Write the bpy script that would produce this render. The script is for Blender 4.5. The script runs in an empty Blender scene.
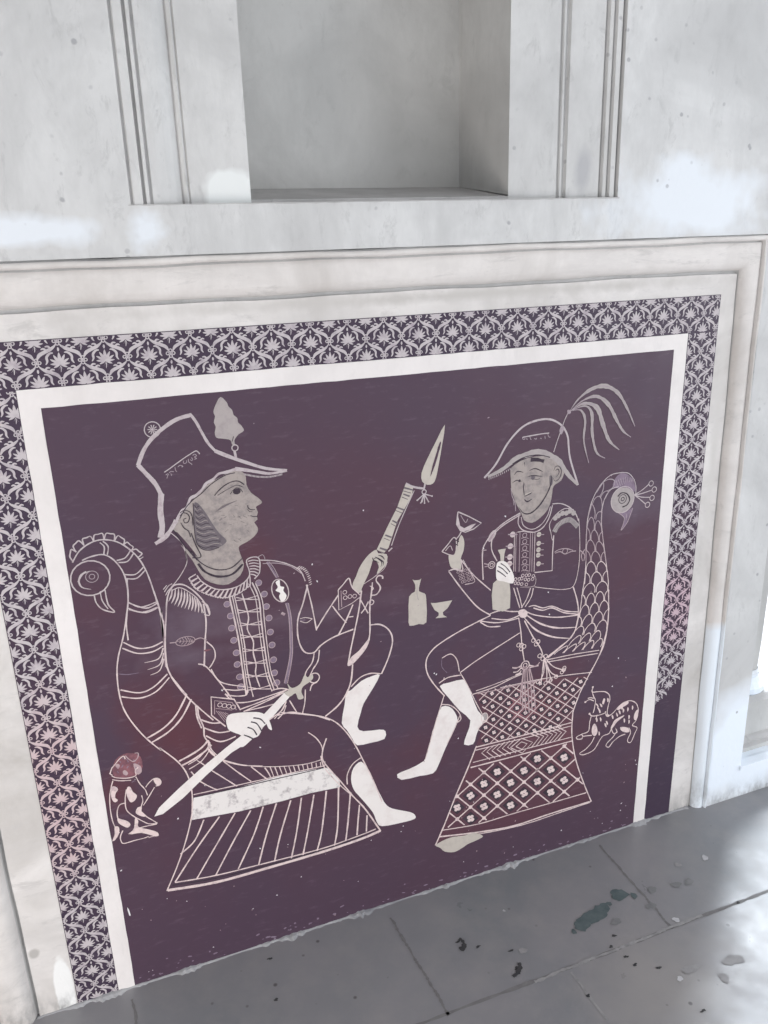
import bpy, bmesh, math, random
from mathutils import Vector, Matrix
from mathutils.geometry import tessellate_polygon
random.seed(7)
scene = bpy.context.scene
col = scene.collection

# ------------------------------------------------------------------ camera
FPX = 825.0
CAM = Vector((0.0, -1.4222, 1.45))
ROT = Matrix(((0.93060206, 0.1416879, -0.33749718),
              (-0.36478715, 0.28300672, -0.88703863),
              (-0.03016867, 0.94859461, 0.31505256)))
cd = bpy.data.cameras.new('camera'); cam = bpy.data.objects.new('camera', cd); col.objects.link(cam)
cam.matrix_world = Matrix.Translation(CAM) @ ROT.to_4x4()
cd.sensor_fit = 'VERTICAL'; cd.sensor_height = 24.0; cd.lens = 24.0 * FPX / 1024.0
cd.clip_start = 0.02
scene.camera = cam

# ------------------------------------------------------------------ light
scene.view_settings.view_transform = 'Standard'
scene.view_settings.look = 'None'
scene.view_settings.gamma = 1.0
scene.view_settings.use_curve_mapping = False
scene.view_settings.exposure = 0.12

w = bpy.data.worlds.new('sky'); scene.world = w; w.use_nodes = True
bg = w.node_tree.nodes['Background']
bg.inputs[0].default_value = (0.94, 0.965, 1.0, 1); bg.inputs[1].default_value = 1.5

def area(name, loc, target, size, size_y, power, colr):
    ld = bpy.data.lights.new(name, 'AREA'); ld.shape = 'RECTANGLE'
    ld.size = size; ld.size_y = size_y; ld.energy = power; ld.color = colr
    o = bpy.data.objects.new(name, ld); col.objects.link(o)
    o.location = loc
    d = Vector(target) - Vector(loc)
    o.rotation_euler = d.to_track_quat('-Z', 'Y').to_euler()
    return o
# area lamps for daylight from the open gallery; left one added as warm fill
area('warm_fill_left', (-1.7, -1.5, 0.55), (-0.1, 0, 0.35), 0.7, 0.9, 27, (1.0, 0.94, 0.90))
area('daylight_arch_right', (3.4, -2.4, 1.3), (1.0, 0, 0.9), 1.6, 2.0, 34, (0.88, 0.93, 1.0))
sl = bpy.data.lights.new('sun', 'SUN'); sl.energy = 5.0; sl.angle = math.radians(24); sl.color = (0.86, 0.93, 1.0)
so = bpy.data.objects.new('sun', sl); col.objects.link(so)
so.rotation_euler = Vector((-0.74, -1.0, -1.25)).to_track_quat('-Z', 'Y').to_euler()

# ------------------------------------------------------------------ helpers
def ray(x, y):
    return ROT @ Vector((x - 384.0, -(y - 512.0), -FPX))
def W(x, y, Y=0.0):
    """point of the photograph to (X, Z) on the wall plane at depth Y"""
    d = ray(x, y); t = (Y - CAM.y) / d.y
    P = CAM + d * t
    return (P.x, P.z)
def G(x, y):
    d = ray(x, y); t = -CAM.z / d.z
    P = CAM + d * t
    return (P.x, P.y)

def catmull(P, closed=False, n=6):
    if len(P) < 3: return P[:]
    out = []; N = len(P)
    rng = N if closed else N - 1
    for i in range(rng):
        if closed: a, b, c, d = P[(i-1) % N], P[i], P[(i+1) % N], P[(i+2) % N]
        else: a, b, c, d = P[max(i-1, 0)], P[i], P[i+1], P[min(i+2, N-1)]
        for k in range(n):
            t = k / n
            out.append(tuple(0.5 * (2*b[j] + (c[j]-a[j])*t + (2*a[j]-5*b[j]+4*c[j]-d[j])*t*t + (3*b[j]-a[j]-3*c[j]+d[j])*t**3) for j in range(len(b))))
    if not closed: out.append(P[-1])
    return out

class MB:
    """mesh gatherer, several materials in one mesh"""
    def __init__(s): s.v = []; s.f = []; s.m = []; s.mats = []
    def mi(s, m):
        if m not in s.mats: s.mats.append(m)
        return s.mats.index(m)
    def face(s, pts, m):
        i = len(s.v); s.v += [tuple(p) for p in pts]; s.f.append(tuple(range(i, i+len(pts)))); s.m.append(s.mi(m))
    def box(s, x0, x1, y0, y1, z0, z1, m, skip=''):
        i = len(s.v)
        s.v += [(x, y, z) for x in (x0, x1) for y in (y0, y1) for z in (z0, z1)]
        F = {'l': (0, 1, 3, 2), 'r': (4, 6, 7, 5), 'f': (0, 4, 5, 1), 'b': (2, 3, 7, 6), 'd': (0, 2, 6, 4), 'u': (1, 5, 7, 3)}
        for k, q in F.items():
            if k in skip: continue
            s.f.append(tuple(i+a for a in q)); s.m.append(s.mi(m))
    def build(s, name, parent=None, smooth=False, weld=False):
        me = bpy.data.meshes.new(name); me.from_pydata(s.v, [], s.f)
        for m in s.mats: me.materials.append(M[m])
        for i, p in enumerate(me.polygons): p.material_index = s.m[i]; p.use_smooth = smooth
        if weld:
            b = bmesh.new(); b.from_mesh(me); bmesh.ops.remove_doubles(b, verts=b.verts, dist=1e-5)
            bmesh.ops.recalc_face_normals(b, faces=b.faces); b.to_mesh(me); b.free()
        me.update()
        o = bpy.data.objects.new(name, me); col.objects.link(o)
        if parent: o.parent = parent
        return o

def tag(o, label=None, cat=None, group=None, kind=None):
    if label: o['label'] = label
    if cat: o['category'] = cat
    if group: o['group'] = group
    if kind: o['kind'] = kind
    return o

# ------------------------------------------------------------------ materials
M = {}
class NT:
    def __init__(s, name, rough=0.8, spec=0.3):
        m = bpy.data.materials.new(name); m.use_nodes = True; s.m = m; s.t = m.node_tree
        s.b = s.t.nodes['Principled BSDF']; s.b.inputs['Roughness'].default_value = rough
        s.b.inputs['Specular IOR Level'].default_value = spec
        s.geo = s.t.nodes.new('ShaderNodeNewGeometry')
        M[name] = m
    def n(s, kind, **kw):
        x = s.t.nodes.new(kind)
        for k, v in kw.items(): setattr(x, k, v)
        return x
    def link(s, a, b): s.t.links.new(a, b)
    def pos(s, sx=1, sy=1, sz=1):
        mp = s.n('ShaderNodeMapping'); mp.inputs['Scale'].default_value = (sx, sy, sz)
        s.link(s.geo.outputs['Position'], mp.inputs['Vector']); return mp.outputs[0]
    def noise(s, scale, detail=4, rough=0.55, vec=None, dist=0.0):
        x = s.n('ShaderNodeTexNoise'); x.inputs['Scale'].default_value = scale
        x.inputs['Detail'].default_value = detail; x.inputs['Roughness'].default_value = rough
        x.inputs['Distortion'].default_value = dist
        s.link(vec if vec else s.pos(), x.inputs['Vector']); return x.outputs['Fac']
    def ramp(s, fac, a, b, ca=0.0, cb=1.0):
        r = s.n('ShaderNodeMapRange'); r.inputs['From Min'].default_value = a; r.inputs['From Max'].default_value = b
        r.inputs['To Min'].default_value = ca; r.inputs['To Max'].default_value = cb; r.clamp = True
        s.link(fac, r.inputs['Value']); return r.outputs['Result']
    def math(s, op, a, b=None):
        x = s.n('ShaderNodeMath', operation=op)
        for i, v in enumerate((a, b)):
            if v is None: continue
            if isinstance(v, (int, float)): x.inputs[i].default_value = v
            else: s.link(v, x.inputs[i])
        return x.outputs[0]
    def mix(s, fac, a, b):
        x = s.n('ShaderNodeMix', data_type='RGBA')
        if isinstance(fac, (int, float)): x.inputs[0].default_value = fac
        else: s.link(fac, x.inputs[0])
        for i, v in ((6, a), (7, b)):
            if isinstance(v, tuple): x.inputs[i].default_value = (*v, 1)
            else: s.link(v, x.inputs[i])
        return x.outputs[2]
    def col(s, c): s.link(c, s.b.inputs['Base Color']); return s
    def bump(s, h, strength=0.3, dist=0.004):
        x = s.n('ShaderNodeBump'); x.inputs['Strength'].default_value = strength; x.inputs['Distance'].default_value = dist
        s.link(h, x.inputs['Height']); s.link(x.outputs[0], s.b.inputs['Normal'])
    def blob(s, cx, cz, rx, rz, soft=0.35, nz=0.5, scale=9, axis='XZ'):
        """irregular patch with a shape of its own round (cx, cz) on the surface"""
        sp = s.n('ShaderNodeSeparateXYZ'); s.link(s.geo.outputs['Position'], sp.inputs[0])
        a = s.math('DIVIDE', s.math('SUBTRACT', sp.outputs[0], cx), rx)
        b = s.math('DIVIDE', s.math('SUBTRACT', sp.outputs[2 if axis == 'XZ' else 1], cz), rz)
        d = s.math('SQRT', s.math('ADD', s.math('MULTIPLY', a, a), s.math('MULTIPLY', b, b)))
        nn = s.math('MULTIPLY', s.math('SUBTRACT', s.noise(scale, 3, 0.6), 0.5), nz * 2)
        return s.ramp(s.math('ADD', d, nn), 1 - soft, 1.0, 1.0, 0.0)

def plaster(name, base, stain, patches=(), speck=True, rough=0.75, stainamt=0.8, dirt=None, brush=(1, 1, .45), streak=.75):
    t = NT(name, rough, 0.25)
    c = t.mix(t.ramp(t.noise(3.2, 5, 0.62, dist=0.6), 0.42, 0.72, 0, stainamt), base, stain)
    c = t.mix(t.ramp(t.noise(2.2, 6, 0.7, vec=t.pos(2.4, 2.4, .8)), 0.5, 0.75, 0, 0.45 * stainamt), c, tuple(x * .82 for x in stain))
    c = t.mix(t.ramp(t.noise(38, 3, 0.6), 0.45, 0.8, 0, 0.30), c, tuple(x * .86 for x in base))
    c = t.mix(t.ramp(t.noise(11, 6, 0.75, vec=t.pos(*brush), dist=.3), 0.47, 0.70, 0, streak), c, tuple(x * .80 for x in base))
    c = t.mix(t.ramp(t.noise(30, 5, 0.75, vec=t.pos(*brush), dist=.5), 0.56, 0.68, 0, streak * .9), c, tuple(x * .72 for x in base))
    for p in patches:
        c = t.mix(t.blob(*p[:4], **(p[5] if len(p) > 5 else {})), c, p[4])
    if speck:
        v = t.n('ShaderNodeTexVoronoi'); v.inputs['Scale'].default_value = 30
        t.link(t.pos(), v.inputs['Vector'])
        dots = t.ramp(t.math('ADD', v.outputs['Distance'], t.math('MULTIPLY', t.noise(70, 3, .7), .12)), 0.14, 0.20, 1, 0)
        gate = t.ramp(t.noise(5.0, 2, 0.5, vec=t.pos(1.1, 1, 1.3)), 0.46, 0.56)
        c = t.mix(t.math('MULTIPLY', dots, t.math('MULTIPLY', gate, 0.6)), c, (0.26, 0.26, 0.28))
    if dirt:
        sp = t.n('ShaderNodeSeparateXYZ'); t.link(t.geo.outputs['Position'], sp.inputs[0])
        low = t.ramp(sp.outputs[2], 0.0, dirt, 1, 0)
        g = t.math('MULTIPLY', t.math('MULTIPLY', low, low), t.ramp(t.noise(26, 4, 0.7, vec=t.pos(1, 1, .5)), .40, .66))
        c = t.mix(t.math('MULTIPLY', g, 0.85), c, (0.17, 0.17, 0.17))
    t.col(c)
    h = t.math('ADD', t.noise(7, 4, 0.6), t.math('MULTIPLY', t.noise(90, 3, 0.6), 0.18))
    t.bump(h, 0.35, 0.006)
    return t

WHITEWASH = (0.755, 0.79, 0.83)
plaster('wall_plaster', (0.665, 0.665, 0.66), (0.42, 0.418, 0.415), patches=[
    (-0.04, 1.474, 0.16, 0.030, WHITEWASH, dict(scale=11, soft=.5, nz=.8)),
    (0.15, 1.468, 0.035, 0.035, WHITEWASH, dict(scale=22, soft=.7, nz=.8)),
    (1.19, 1.50, 0.24, 0.09, WHITEWASH, dict(scale=9, soft=.5, nz=.8)),
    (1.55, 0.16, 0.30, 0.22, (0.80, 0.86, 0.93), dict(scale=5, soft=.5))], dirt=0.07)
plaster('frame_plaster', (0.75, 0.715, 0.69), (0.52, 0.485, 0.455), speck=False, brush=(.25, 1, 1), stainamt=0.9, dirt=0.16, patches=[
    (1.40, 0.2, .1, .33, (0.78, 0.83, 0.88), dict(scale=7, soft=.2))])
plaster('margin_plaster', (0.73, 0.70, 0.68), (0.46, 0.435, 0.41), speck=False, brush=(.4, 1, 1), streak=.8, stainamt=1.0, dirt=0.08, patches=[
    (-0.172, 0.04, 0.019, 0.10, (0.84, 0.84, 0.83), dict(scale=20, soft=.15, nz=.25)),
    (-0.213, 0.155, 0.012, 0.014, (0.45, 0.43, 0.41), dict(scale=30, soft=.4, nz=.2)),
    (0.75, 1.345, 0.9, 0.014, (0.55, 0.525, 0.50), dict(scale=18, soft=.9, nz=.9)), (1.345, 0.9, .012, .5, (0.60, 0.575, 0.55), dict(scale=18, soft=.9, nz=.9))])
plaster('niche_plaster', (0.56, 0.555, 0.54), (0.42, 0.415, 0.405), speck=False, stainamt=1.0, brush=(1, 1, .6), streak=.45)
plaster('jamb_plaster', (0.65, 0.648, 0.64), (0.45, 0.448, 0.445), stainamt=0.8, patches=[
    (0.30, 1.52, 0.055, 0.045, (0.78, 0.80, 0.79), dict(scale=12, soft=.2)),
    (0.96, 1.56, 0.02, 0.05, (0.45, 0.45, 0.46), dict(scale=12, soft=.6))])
plaster('shade_plaster', (0.52, 0.51, 0.505), (0.36, 0.355, 0.35), speck=False, stainamt=0.9)  # darker plaster that paints shade into grooves, coves and the niche sill
plaster('soft_shade_plaster', (0.60, 0.585, 0.57), (0.42, 0.41, 0.40), speck=False, stainamt=0.9)  # mid tone painting the soft shade beside the frame's inner groove
plaster('band_plaster', (0.80, 0.76, 0.745), (0.66, 0.62, 0.60), speck=False, streak=.25, stainamt=0.7, rough=.6)
plaster('mortar', (0.42, 0.42, 0.43), (0.24, 0.24, 0.26), speck=False, stainamt=1.0)
plaster('ceiling_plaster', (0.6, 0.6, 0.6), (0.5, 0.5, 0.5), speck=False)

def ground(name, base, red, a=0.5, wear=0.0):
    t = NT(name, 0.42, 0.22)
    sp = t.n('ShaderNodeSeparateXYZ'); t.link(t.geo.outputs['Position'], sp.inputs[0])
    c = t.mix(t.math('MULTIPLY', t.ramp(t.noise(2.6, 5, 0.6, dist=.5), 0.40, 0.72, 0, a), t.math('MULTIPLY', t.ramp(sp.outputs[2], .85, 1.15, 1, .25), t.ramp(sp.outputs[2], .12, .40, .2, 1))), base, red)
    lowz = t.ramp(sp.outputs[2], .10, .42, .15, 1)
    c = t.mix(t.blob(0.52, 0.86, 0.34, 0.20, soft=.9, scale=4), c, t.mix(0.35, base, red))
    for (x, z, rx, rz, k) in ((0.12, 0.55, 0.09, 0.09, .8), (0.07, 0.62, .1, .12, .6), (-0.02, 0.47, .05, .06, .9), (0.93, 0.42, 0.07, 0.05, .9),
                              (1.0, 0.28, 0.1, 0.1, .8), (0.28, 0.9, .05, .05, .4), (0.40, 0.35, .3, .12, .35), (0.95, .5, .1, .05, .5)):
        c = t.mix(t.math('MULTIPLY', t.math('MULTIPLY', t.blob(x, z, rx, rz, soft=.8, scale=12, nz=.7), k), lowz), c, red)
    # pale rubbed cloud marks in the polish
    for (x, z, rx, rz, k) in ((0.17, 0.80, 0.10, 0.06, .30), (1.12, 0.87, .12, .06, .22), (0.14, 0.72, .1, .03, .25), (0.3, .76, .4, .03, .15)):
        c = t.mix(t.math('MULTIPLY', t.blob(x, z, rx, rz, soft=.9, scale=14, nz=.8), k), c, (0.24, 0.20, 0.25))
    c = t.mix(t.ramp(t.noise(60, 4, 0.7, vec=t.pos(.4, 1, 1.6)), 0.56, 0.78, 0, 0.22), c, (0.26, 0.20, 0.25))
    if wear: c = t.mix(t.ramp(t.noise(16, 4, 0.7), 0.48, 0.7, 0, wear), c, (0.38, 0.33, 0.34))
    t.col(c)
    t.link(t.ramp(t.noise(12, 4, .7), .3, .7, .36, .55), t.b.inputs['Roughness'])
    t.bump(t.math('ADD', t.noise(9, 3), t.math('MULTIPLY', t.noise(120, 3), .12)), 0.16, 0.004)
    return t
PUR = (0.078, 0.049, 0.074); RED = (0.108, 0.042, 0.054)
ground('purple', PUR, RED, .6)
ground('purple_border', (0.054, 0.037, 0.062), (0.085, 0.042, 0.058), .5)
ground('crimson', (0.095, 0.045, 0.063), (0.165, 0.066, 0.08), .8)

def chalk(name, base, worn, amt, thr=(0.47, 0.72), scale=55, spots=()):
    t = NT(name, 0.8, 0.15)
    c = t.mix(t.ramp(t.noise(scale, 4, 0.7), thr[0], thr[1], 0, amt), base, worn)
    for s in spots: c = t.mix(t.math('MULTIPLY', t.blob(*s[:4], soft=.6, scale=14, nz=.6), s[4]), c, s[5])
    t.col(c); t.bump(t.noise(140, 2), 0.2, 0.002)
RR = (0.34, 0.15, 0.18)
# incised lines: paler and pinker low on the wall, greyer above
def chalk_line(name, top, low, amt):
    t = NT(name, 0.8, 0.15)
    sp = t.n('ShaderNodeSeparateXYZ'); t.link(t.geo.outputs['Position'], sp.inputs[0])
    f = t.ramp(t.math('ADD', sp.outputs[2], t.math('MULTIPLY', t.noise(4, 3), .3)), 0.80, 1.10)
    c = t.mix(f, low, top)
    c = t.mix(t.ramp(t.noise(70, 4, 0.7), 0.50, 0.74, 0, amt), c, (0.30, 0.20, 0.24))
    t.col(c)
chalk_line('line', (0.50, 0.44, 0.455), (0.72, 0.585, 0.57), .75)
chalk_line('thin_line', (0.37, 0.31, 0.34), (0.46, 0.34, 0.355), .8)
chalk('faint', (0.25, 0.19, 0.25), (0.13, 0.09, 0.13), .8)
chalk('skin_grey', (0.385, 0.335, 0.315), (0.25, 0.22, 0.22), .9, thr=(.44, .66), scale=48, spots=[(0.345, 0.985, 0.02, 0.03, .6, (.44, .33, .26))])
chalk('bone', (0.53, 0.48, 0.43), (0.42, 0.375, 0.34), .6)
chalk('white', (0.80, 0.75, 0.725), (0.68, 0.60, 0.58), .7, scale=25)
chalk('seat_band', (0.76, 0.72, 0.70), (0.34, 0.30, 0.31), .8, thr=(.52, .66), scale=38)
chalk('plume_grey', (0.41, 0.365, 0.36), (0.31, 0.275, 0.28), .8)
chalk('beard', (0.17, 0.145, 0.16), (0.10, 0.08, 0.10), .8)
chalk('dark', (0.055, 0.042, 0.055), (0.10, 0.075, 0.095), .6)
chalk('redwash', (0.27, 0.115, 0.135), (0.15, 0.075, 0.095), .9, thr=(.38,.6))
chalk('floral', (0.53, 0.485, 0.50), (0.35, 0.30, 0.34), .9, scale=40, spots=[
    (-0.12, 0.48, .09, .26, .6, (0.60, 0.42, 0.43)), (1.28, 0.60, .09, .14, .7, (.55, .38, .44))])
chalk('fleck', (0.75, 0.72, 0.74), (0.6, 0.56, 0.6), .4)

# floor stone
t = NT('floor_stone', 0.34, 0.5)
c = t.mix(t.ramp(t.noise(2.0, 5, 0.6, dist=.4), .35, .72), (0.27, 0.262, 0.275), (0.205, 0.215, 0.228))
c = t.mix(t.ramp(t.noise(14, 4, .65), .45, .75, 0, .5), c, (0.31, 0.295, 0.295))
c = t.mix(t.blob(0.95, -0.42, .22, .18, soft=.9, axis='XY'), c, (0.31, .295, .29))
v = t.n('ShaderNodeTexVoronoi'); v.inputs['Scale'].default_value = 19; t.link(t.pos(), v.inputs['Vector'])
c = t.mix(t.math('MULTIPLY', t.ramp(v.outputs['Distance'], .05, .10, 1, 0), t.ramp(t.noise(4, 2), .53, .56, 0, .8)), c, (0.07, 0.06, 0.065))
t.col(c)
t.link(t.ramp(t.noise(7, 5, .7), .3, .75, .26, .46), t.b.inputs['Roughness'])
t.bump(t.math('ADD', t.noise(6, 4), t.math('MULTIPLY', t.noise(80, 3), .15)), .18, .004)
def flat(name, c1, c2, rough=.7, sc=40):
    t = NT(name, rough, .3); t.col(t.mix(t.ramp(t.noise(sc, 4, .7), .35, .7), c1, c2))
flat('joint', (0.17, 0.165, 0.17), (0.22, 0.215, 0.215))
flat('joint_pale', (0.35, 0.345, 0.345), (0.24, 0.24, 0.245))
flat('stain', (0.085, 0.115, 0.12), (0.13, 0.16, 0.165), .35)
flat('stain_soft', (0.19, 0.195, 0.20), (0.24, 0.24, 0.245), .35)
flat('dropping', (0.60, 0.60, 0.62), (0.4, 0.4, 0.42))
flat('dust', (0.34, 0.335, 0.34), (0.28, 0.275, 0.28))
flat('debris', (0.04, 0.04, 0.045), (0.07, 0.07, 0.07))
flat('outside_paving', (0.6, 0.6, 0.6), (0.7, 0.7, 0.7))

# ------------------------------------------------------------------ the setting
YF = -0.020          # face of the main wall; the painted panel lies at y = 0 inside its frame
YB = 0.34
XL, XR, ZT = -0.225, 1.36, 1.357            # inner edge of the moulded frame
OL, OR, OT = 0.085, 0.055, 0.077            # frame widths: left, right, top
NX0, NX1, NZ = 0.133, 1.030, 1.5105         # stepped opening of the niche
WX0, WX1, WZ0, WZ1 = 1.520, 2.40, 0.096, 2.05   # bright opening on the right
XA, XB, ZH = -2.6, 4.2, 2.75
def holes_wall():
    """front face cut into a grid, cells inside the openings left out, reveals added"""
    xs = sorted([XA, XL-OL, NX0, NX1, XR+OR, WX0, WX1, XB]); zs = sorted([0, WZ0, ZT+OT, NZ, WZ1, 2.3, ZH])
    # openings: (x0, x1, z0, z1, depth of the reveal)
    H = [(XL-OL, XR+OR, 0, ZT+OT, 0.03), (NX0, NX1, NZ, 2.3, 0.03), (WX0, WX1, WZ0, WZ1, YB)]
    m = MB()
    for i in range(len(xs)-1):
        for j in range(len(zs)-1):
            cx, cz = (xs[i]+xs[i+1])/2, (zs[j]+zs[j+1])/2
            if any(h[0] < cx < h[1] and h[2] < cz < h[3] for h in H): continue
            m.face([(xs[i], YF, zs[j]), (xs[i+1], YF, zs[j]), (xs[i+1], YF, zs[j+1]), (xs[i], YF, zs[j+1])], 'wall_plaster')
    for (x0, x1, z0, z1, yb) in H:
        if z0 > 0: m.face([(x0, YF, z0), (x0, yb, z0), (x1, yb, z0), (x1, YF, z0)], 'shade_plaster' if z1 == 2.3 else 'wall_plaster')
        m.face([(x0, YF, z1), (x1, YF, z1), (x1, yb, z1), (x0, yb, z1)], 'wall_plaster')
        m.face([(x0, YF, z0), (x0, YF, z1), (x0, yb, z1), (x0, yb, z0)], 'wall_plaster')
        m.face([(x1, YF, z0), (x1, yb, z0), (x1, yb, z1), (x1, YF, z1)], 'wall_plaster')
    # back panel of the frame recess and wall core behind it
    # outer skin of the wall (seen only through the opening)
    for (x0, x1, z0, z1) in ((XA, WX0, 0, ZH), (WX1, XB, 0, ZH), (WX0, WX1, WZ1, ZH), (WX0, WX1, 0, WZ0)):
        m.face([(x0, YB, z0), (x0, YB, z1), (x1, YB, z1), (x1, YB, z0)], 'wall_plaster')
    m.face([(XA, YF, ZH), (XB, YF, ZH), (XB, YB, ZH), (XA, YB, ZH)], 'wall_plaster')
    m.face([(XA, YF, 0), (XA, YF, ZH), (XA, YB, ZH), (XA, YB, 0)], 'wall_plaster')
    m.face([(XB, YF, 0), (XB, YB, 0), (XB, YB, ZH), (XB, YF, ZH)], 'wall_plaster')
    return m
def sill_shadow_line(m):  # thin dark strip painting the sill's shadow line on the wall front
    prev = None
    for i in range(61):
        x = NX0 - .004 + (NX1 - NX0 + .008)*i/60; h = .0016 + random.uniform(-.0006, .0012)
        if prev: m.face([(prev[0], YF-.0006, NZ-prev[1]), (x, YF-.0006, NZ-h), (x, YF-.0006, NZ), (prev[0], YF-.0006, NZ)], 'shade_plaster')
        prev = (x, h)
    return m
wall = tag(sill_shadow_line(holes_wall()).build('wall_back'), 'whitewashed plaster wall above and beside the painted panel', kind='structure')

# floor of stone slabs with marks worn into it
m = MB()
m.face([(XA, -4.2, 0), (XB, -4.2, 0), (XB, 0.1, 0), (XA, 0.1, 0)], 'floor_stone')
def strip(pts, wd, mat, z=0.0006, jit=0.0):
    P = catmull(pts, n=5) if len(pts) > 2 else pts
    prev = None
    for i, p in enumerate(P):
        q = P[min(i+1, len(P)-1)]; r = P[max(i-1, 0)]
        d = Vector((q[0]-r[0], q[1]-r[1])); d.normalize(); nrm = Vector((-d.y, d.x)) * wd * .5 * (1 + random.uniform(-jit, jit))
        cur = ((p[0]+nrm.x, p[1]+nrm.y), (p[0]-nrm.x, p[1]-nrm.y))
        if prev: m.face([(*prev[0], z), (*prev[1], z), (*cur[1], z), (*cur[0], z)], mat)
        prev = cur
def seg(a, b, n=14, j=.0015):
    return [(a[0]+(b[0]-a[0])*i/n + random.uniform(-j, j), a[1]+(b[1]-a[1])*i/n + random.uniform(-j, j)) for i in range(n+1)]
strip(seg((-2.6, -.318), (4.2, -.30), 60), .007, 'joint', jit=.4)
strip(seg((0.72, -.312), (1.15, -.306), 14), .006, 'joint_pale', .0009, jit=.5)
strip(seg((1.075, -.03), (1.066, -.31)), .005, 'joint', jit=.5)
strip(seg((0.51, -.04), (0.525, -.315)), .005, 'joint', jit=.5)
strip(seg((-.05, -.03), (-.04, -.31)), .005, 'joint', jit=.5)
strip(seg((1.62, -.03), (1.62, -.3)), .005, 'joint', jit=.5)
for x in (-.32, .24, .80, 1.34): strip(seg((x, -.32), (x+.01, -.88), 16), .005, 'joint_pale', jit=.5)
strip(seg((-2.6, -.89), (4.2, -.88), 60), .006, 'joint', jit=.4)
def splat(px, py, r, mat, z=.0011, sx=1.0, sy=1.0, n=22, rag=.3):
    cx, cy = G(px, py); ph = [random.uniform(0, 6.28) for _ in range(4)]
    P = []
    for i in range(n):
        a = 2*math.pi*i/n
        rr = r*(1 + rag*(.5*math.sin(2*a+ph[0]) + .35*math.sin(3*a+ph[1]) + .3*math.sin(5*a+ph[2]) + .2*math.sin(9*a+ph[3])))
        P.append((cx + rr*sx*math.cos(a), cy + rr*sy*math.sin(a), z))
    m.face(P, mat)
splat(592, 917, .026, 'stain', sx=1.25, sy=.75); splat(602, 910, .018, 'stain', .0012); splat(582, 926, .016, 'stain', .0013)
splat(574, 932, .006, 'stain'); splat(619, 895, .021, 'stain', sx=1.1, sy=.7); splat(634, 896, .008, 'stain', .0012); splat(609, 904, .006, 'stain')
for a in ((652, 890), (676, 885), (689, 882), (616, 922), (651, 906)): splat(*a, .009, 'stain_soft', sx=1.3)
for a in ((458, 942), (461, 948), (478, 947), (511, 951), (517, 970), (614, 936), (611, 947), (626, 957), (659, 968), (703, 1011), (588, 996), (738, 903), (517, 968), (270, 959), (276, 1000), (635, 965)):
    splat(*a, .004, 'debris', sx=1.3, sy=.7, rag=.5)
for cp in (((459, 939), (463, 942), (464, 947), (461, 951)), ((519, 963), (520, 968), (518, 973), (513, 977))):
    strip([G(*p) for p in cp], .008, 'debris', .0014, jit=.5)
splat(705, 858, .008, 'dropping'); splat(676, 920, .007, 'dropping'); splat(523, 951, .008, 'dust', .0013); splat(680, 979, .006, 'dropping'); splat(504, 911, .003, 'dropping'); splat(678, 865, .007, 'dust')
splat(691, 969, .016, 'dust', sx=1.2, sy=.6); splat(733, 960, .018, 'dust', sx=1.2, sy=.7, rag=.35); splat(724, 978, .010, 'dust', rag=.35)
tag(m.build('floor'), 'grey stone slab floor with dark water stains', kind='structure')
m = MB(); m.box(WX0-2, XB+4, YB, 7, -.06, -.005, 'outside_paving'); tag(m.build('floor'), 'sunlit paving beyond the opening', kind='structure')

# gallery ceiling over the viewer
m = MB(); m.box(XA, XB, -4.2, YF, ZH, ZH+.12, 'ceiling_plaster'); tag(m.build('ceiling'), kind='structure')

m = MB(); m.box(XA-.15, XA, -4.2, YB, 0, ZH, 'ceiling_plaster'); tag(m.build('light_block_left'), kind='structure')  # unseen end wall, added to block sky light from the left

# niche: recessed jamb steps, deep inner recess with a sloping floor
def extr_profile(m, prof, z0, z1, mats):
    for i in range(len(prof)-1):
        a, b = prof[i], prof[i+1]
        m.face([(a[0], a[1], z0), (b[0], b[1], z0), (b[0], b[1], z1), (a[0], a[1], z1)], mats[i])
J, Shd = 'jamb_plaster', 'shade_plaster'
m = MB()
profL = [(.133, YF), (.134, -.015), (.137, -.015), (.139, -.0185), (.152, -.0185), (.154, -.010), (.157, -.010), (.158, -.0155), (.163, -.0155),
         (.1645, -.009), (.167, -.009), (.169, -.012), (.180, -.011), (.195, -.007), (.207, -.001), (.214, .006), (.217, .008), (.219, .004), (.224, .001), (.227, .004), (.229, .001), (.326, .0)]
mtL = [Shd, Shd, J, J, Shd, Shd, J, J, Shd, Shd, J, J, J, J, J, J, Shd, J, J, Shd, J]
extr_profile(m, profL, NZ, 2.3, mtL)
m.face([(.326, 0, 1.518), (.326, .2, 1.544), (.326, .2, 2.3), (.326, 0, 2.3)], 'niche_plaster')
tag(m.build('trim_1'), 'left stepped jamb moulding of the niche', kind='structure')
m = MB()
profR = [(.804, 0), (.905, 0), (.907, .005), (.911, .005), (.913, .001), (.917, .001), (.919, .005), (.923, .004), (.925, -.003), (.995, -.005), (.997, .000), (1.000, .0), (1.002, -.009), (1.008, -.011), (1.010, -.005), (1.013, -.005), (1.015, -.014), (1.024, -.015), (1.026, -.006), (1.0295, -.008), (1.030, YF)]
mtR = [J, Shd, Shd, J, J, Shd, J, J, J, Shd, Shd, J, J, Shd, Shd, J, J, Shd, Shd, J]
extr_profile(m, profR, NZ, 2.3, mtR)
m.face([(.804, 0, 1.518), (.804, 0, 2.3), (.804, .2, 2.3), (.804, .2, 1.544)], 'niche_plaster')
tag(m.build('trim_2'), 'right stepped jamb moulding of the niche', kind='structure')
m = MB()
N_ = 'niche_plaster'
m.face([(.326, .2, 1.544), (.804, .2, 1.544), (.804, .2, 2.3), (.326, .2, 2.3)], N_)
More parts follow.
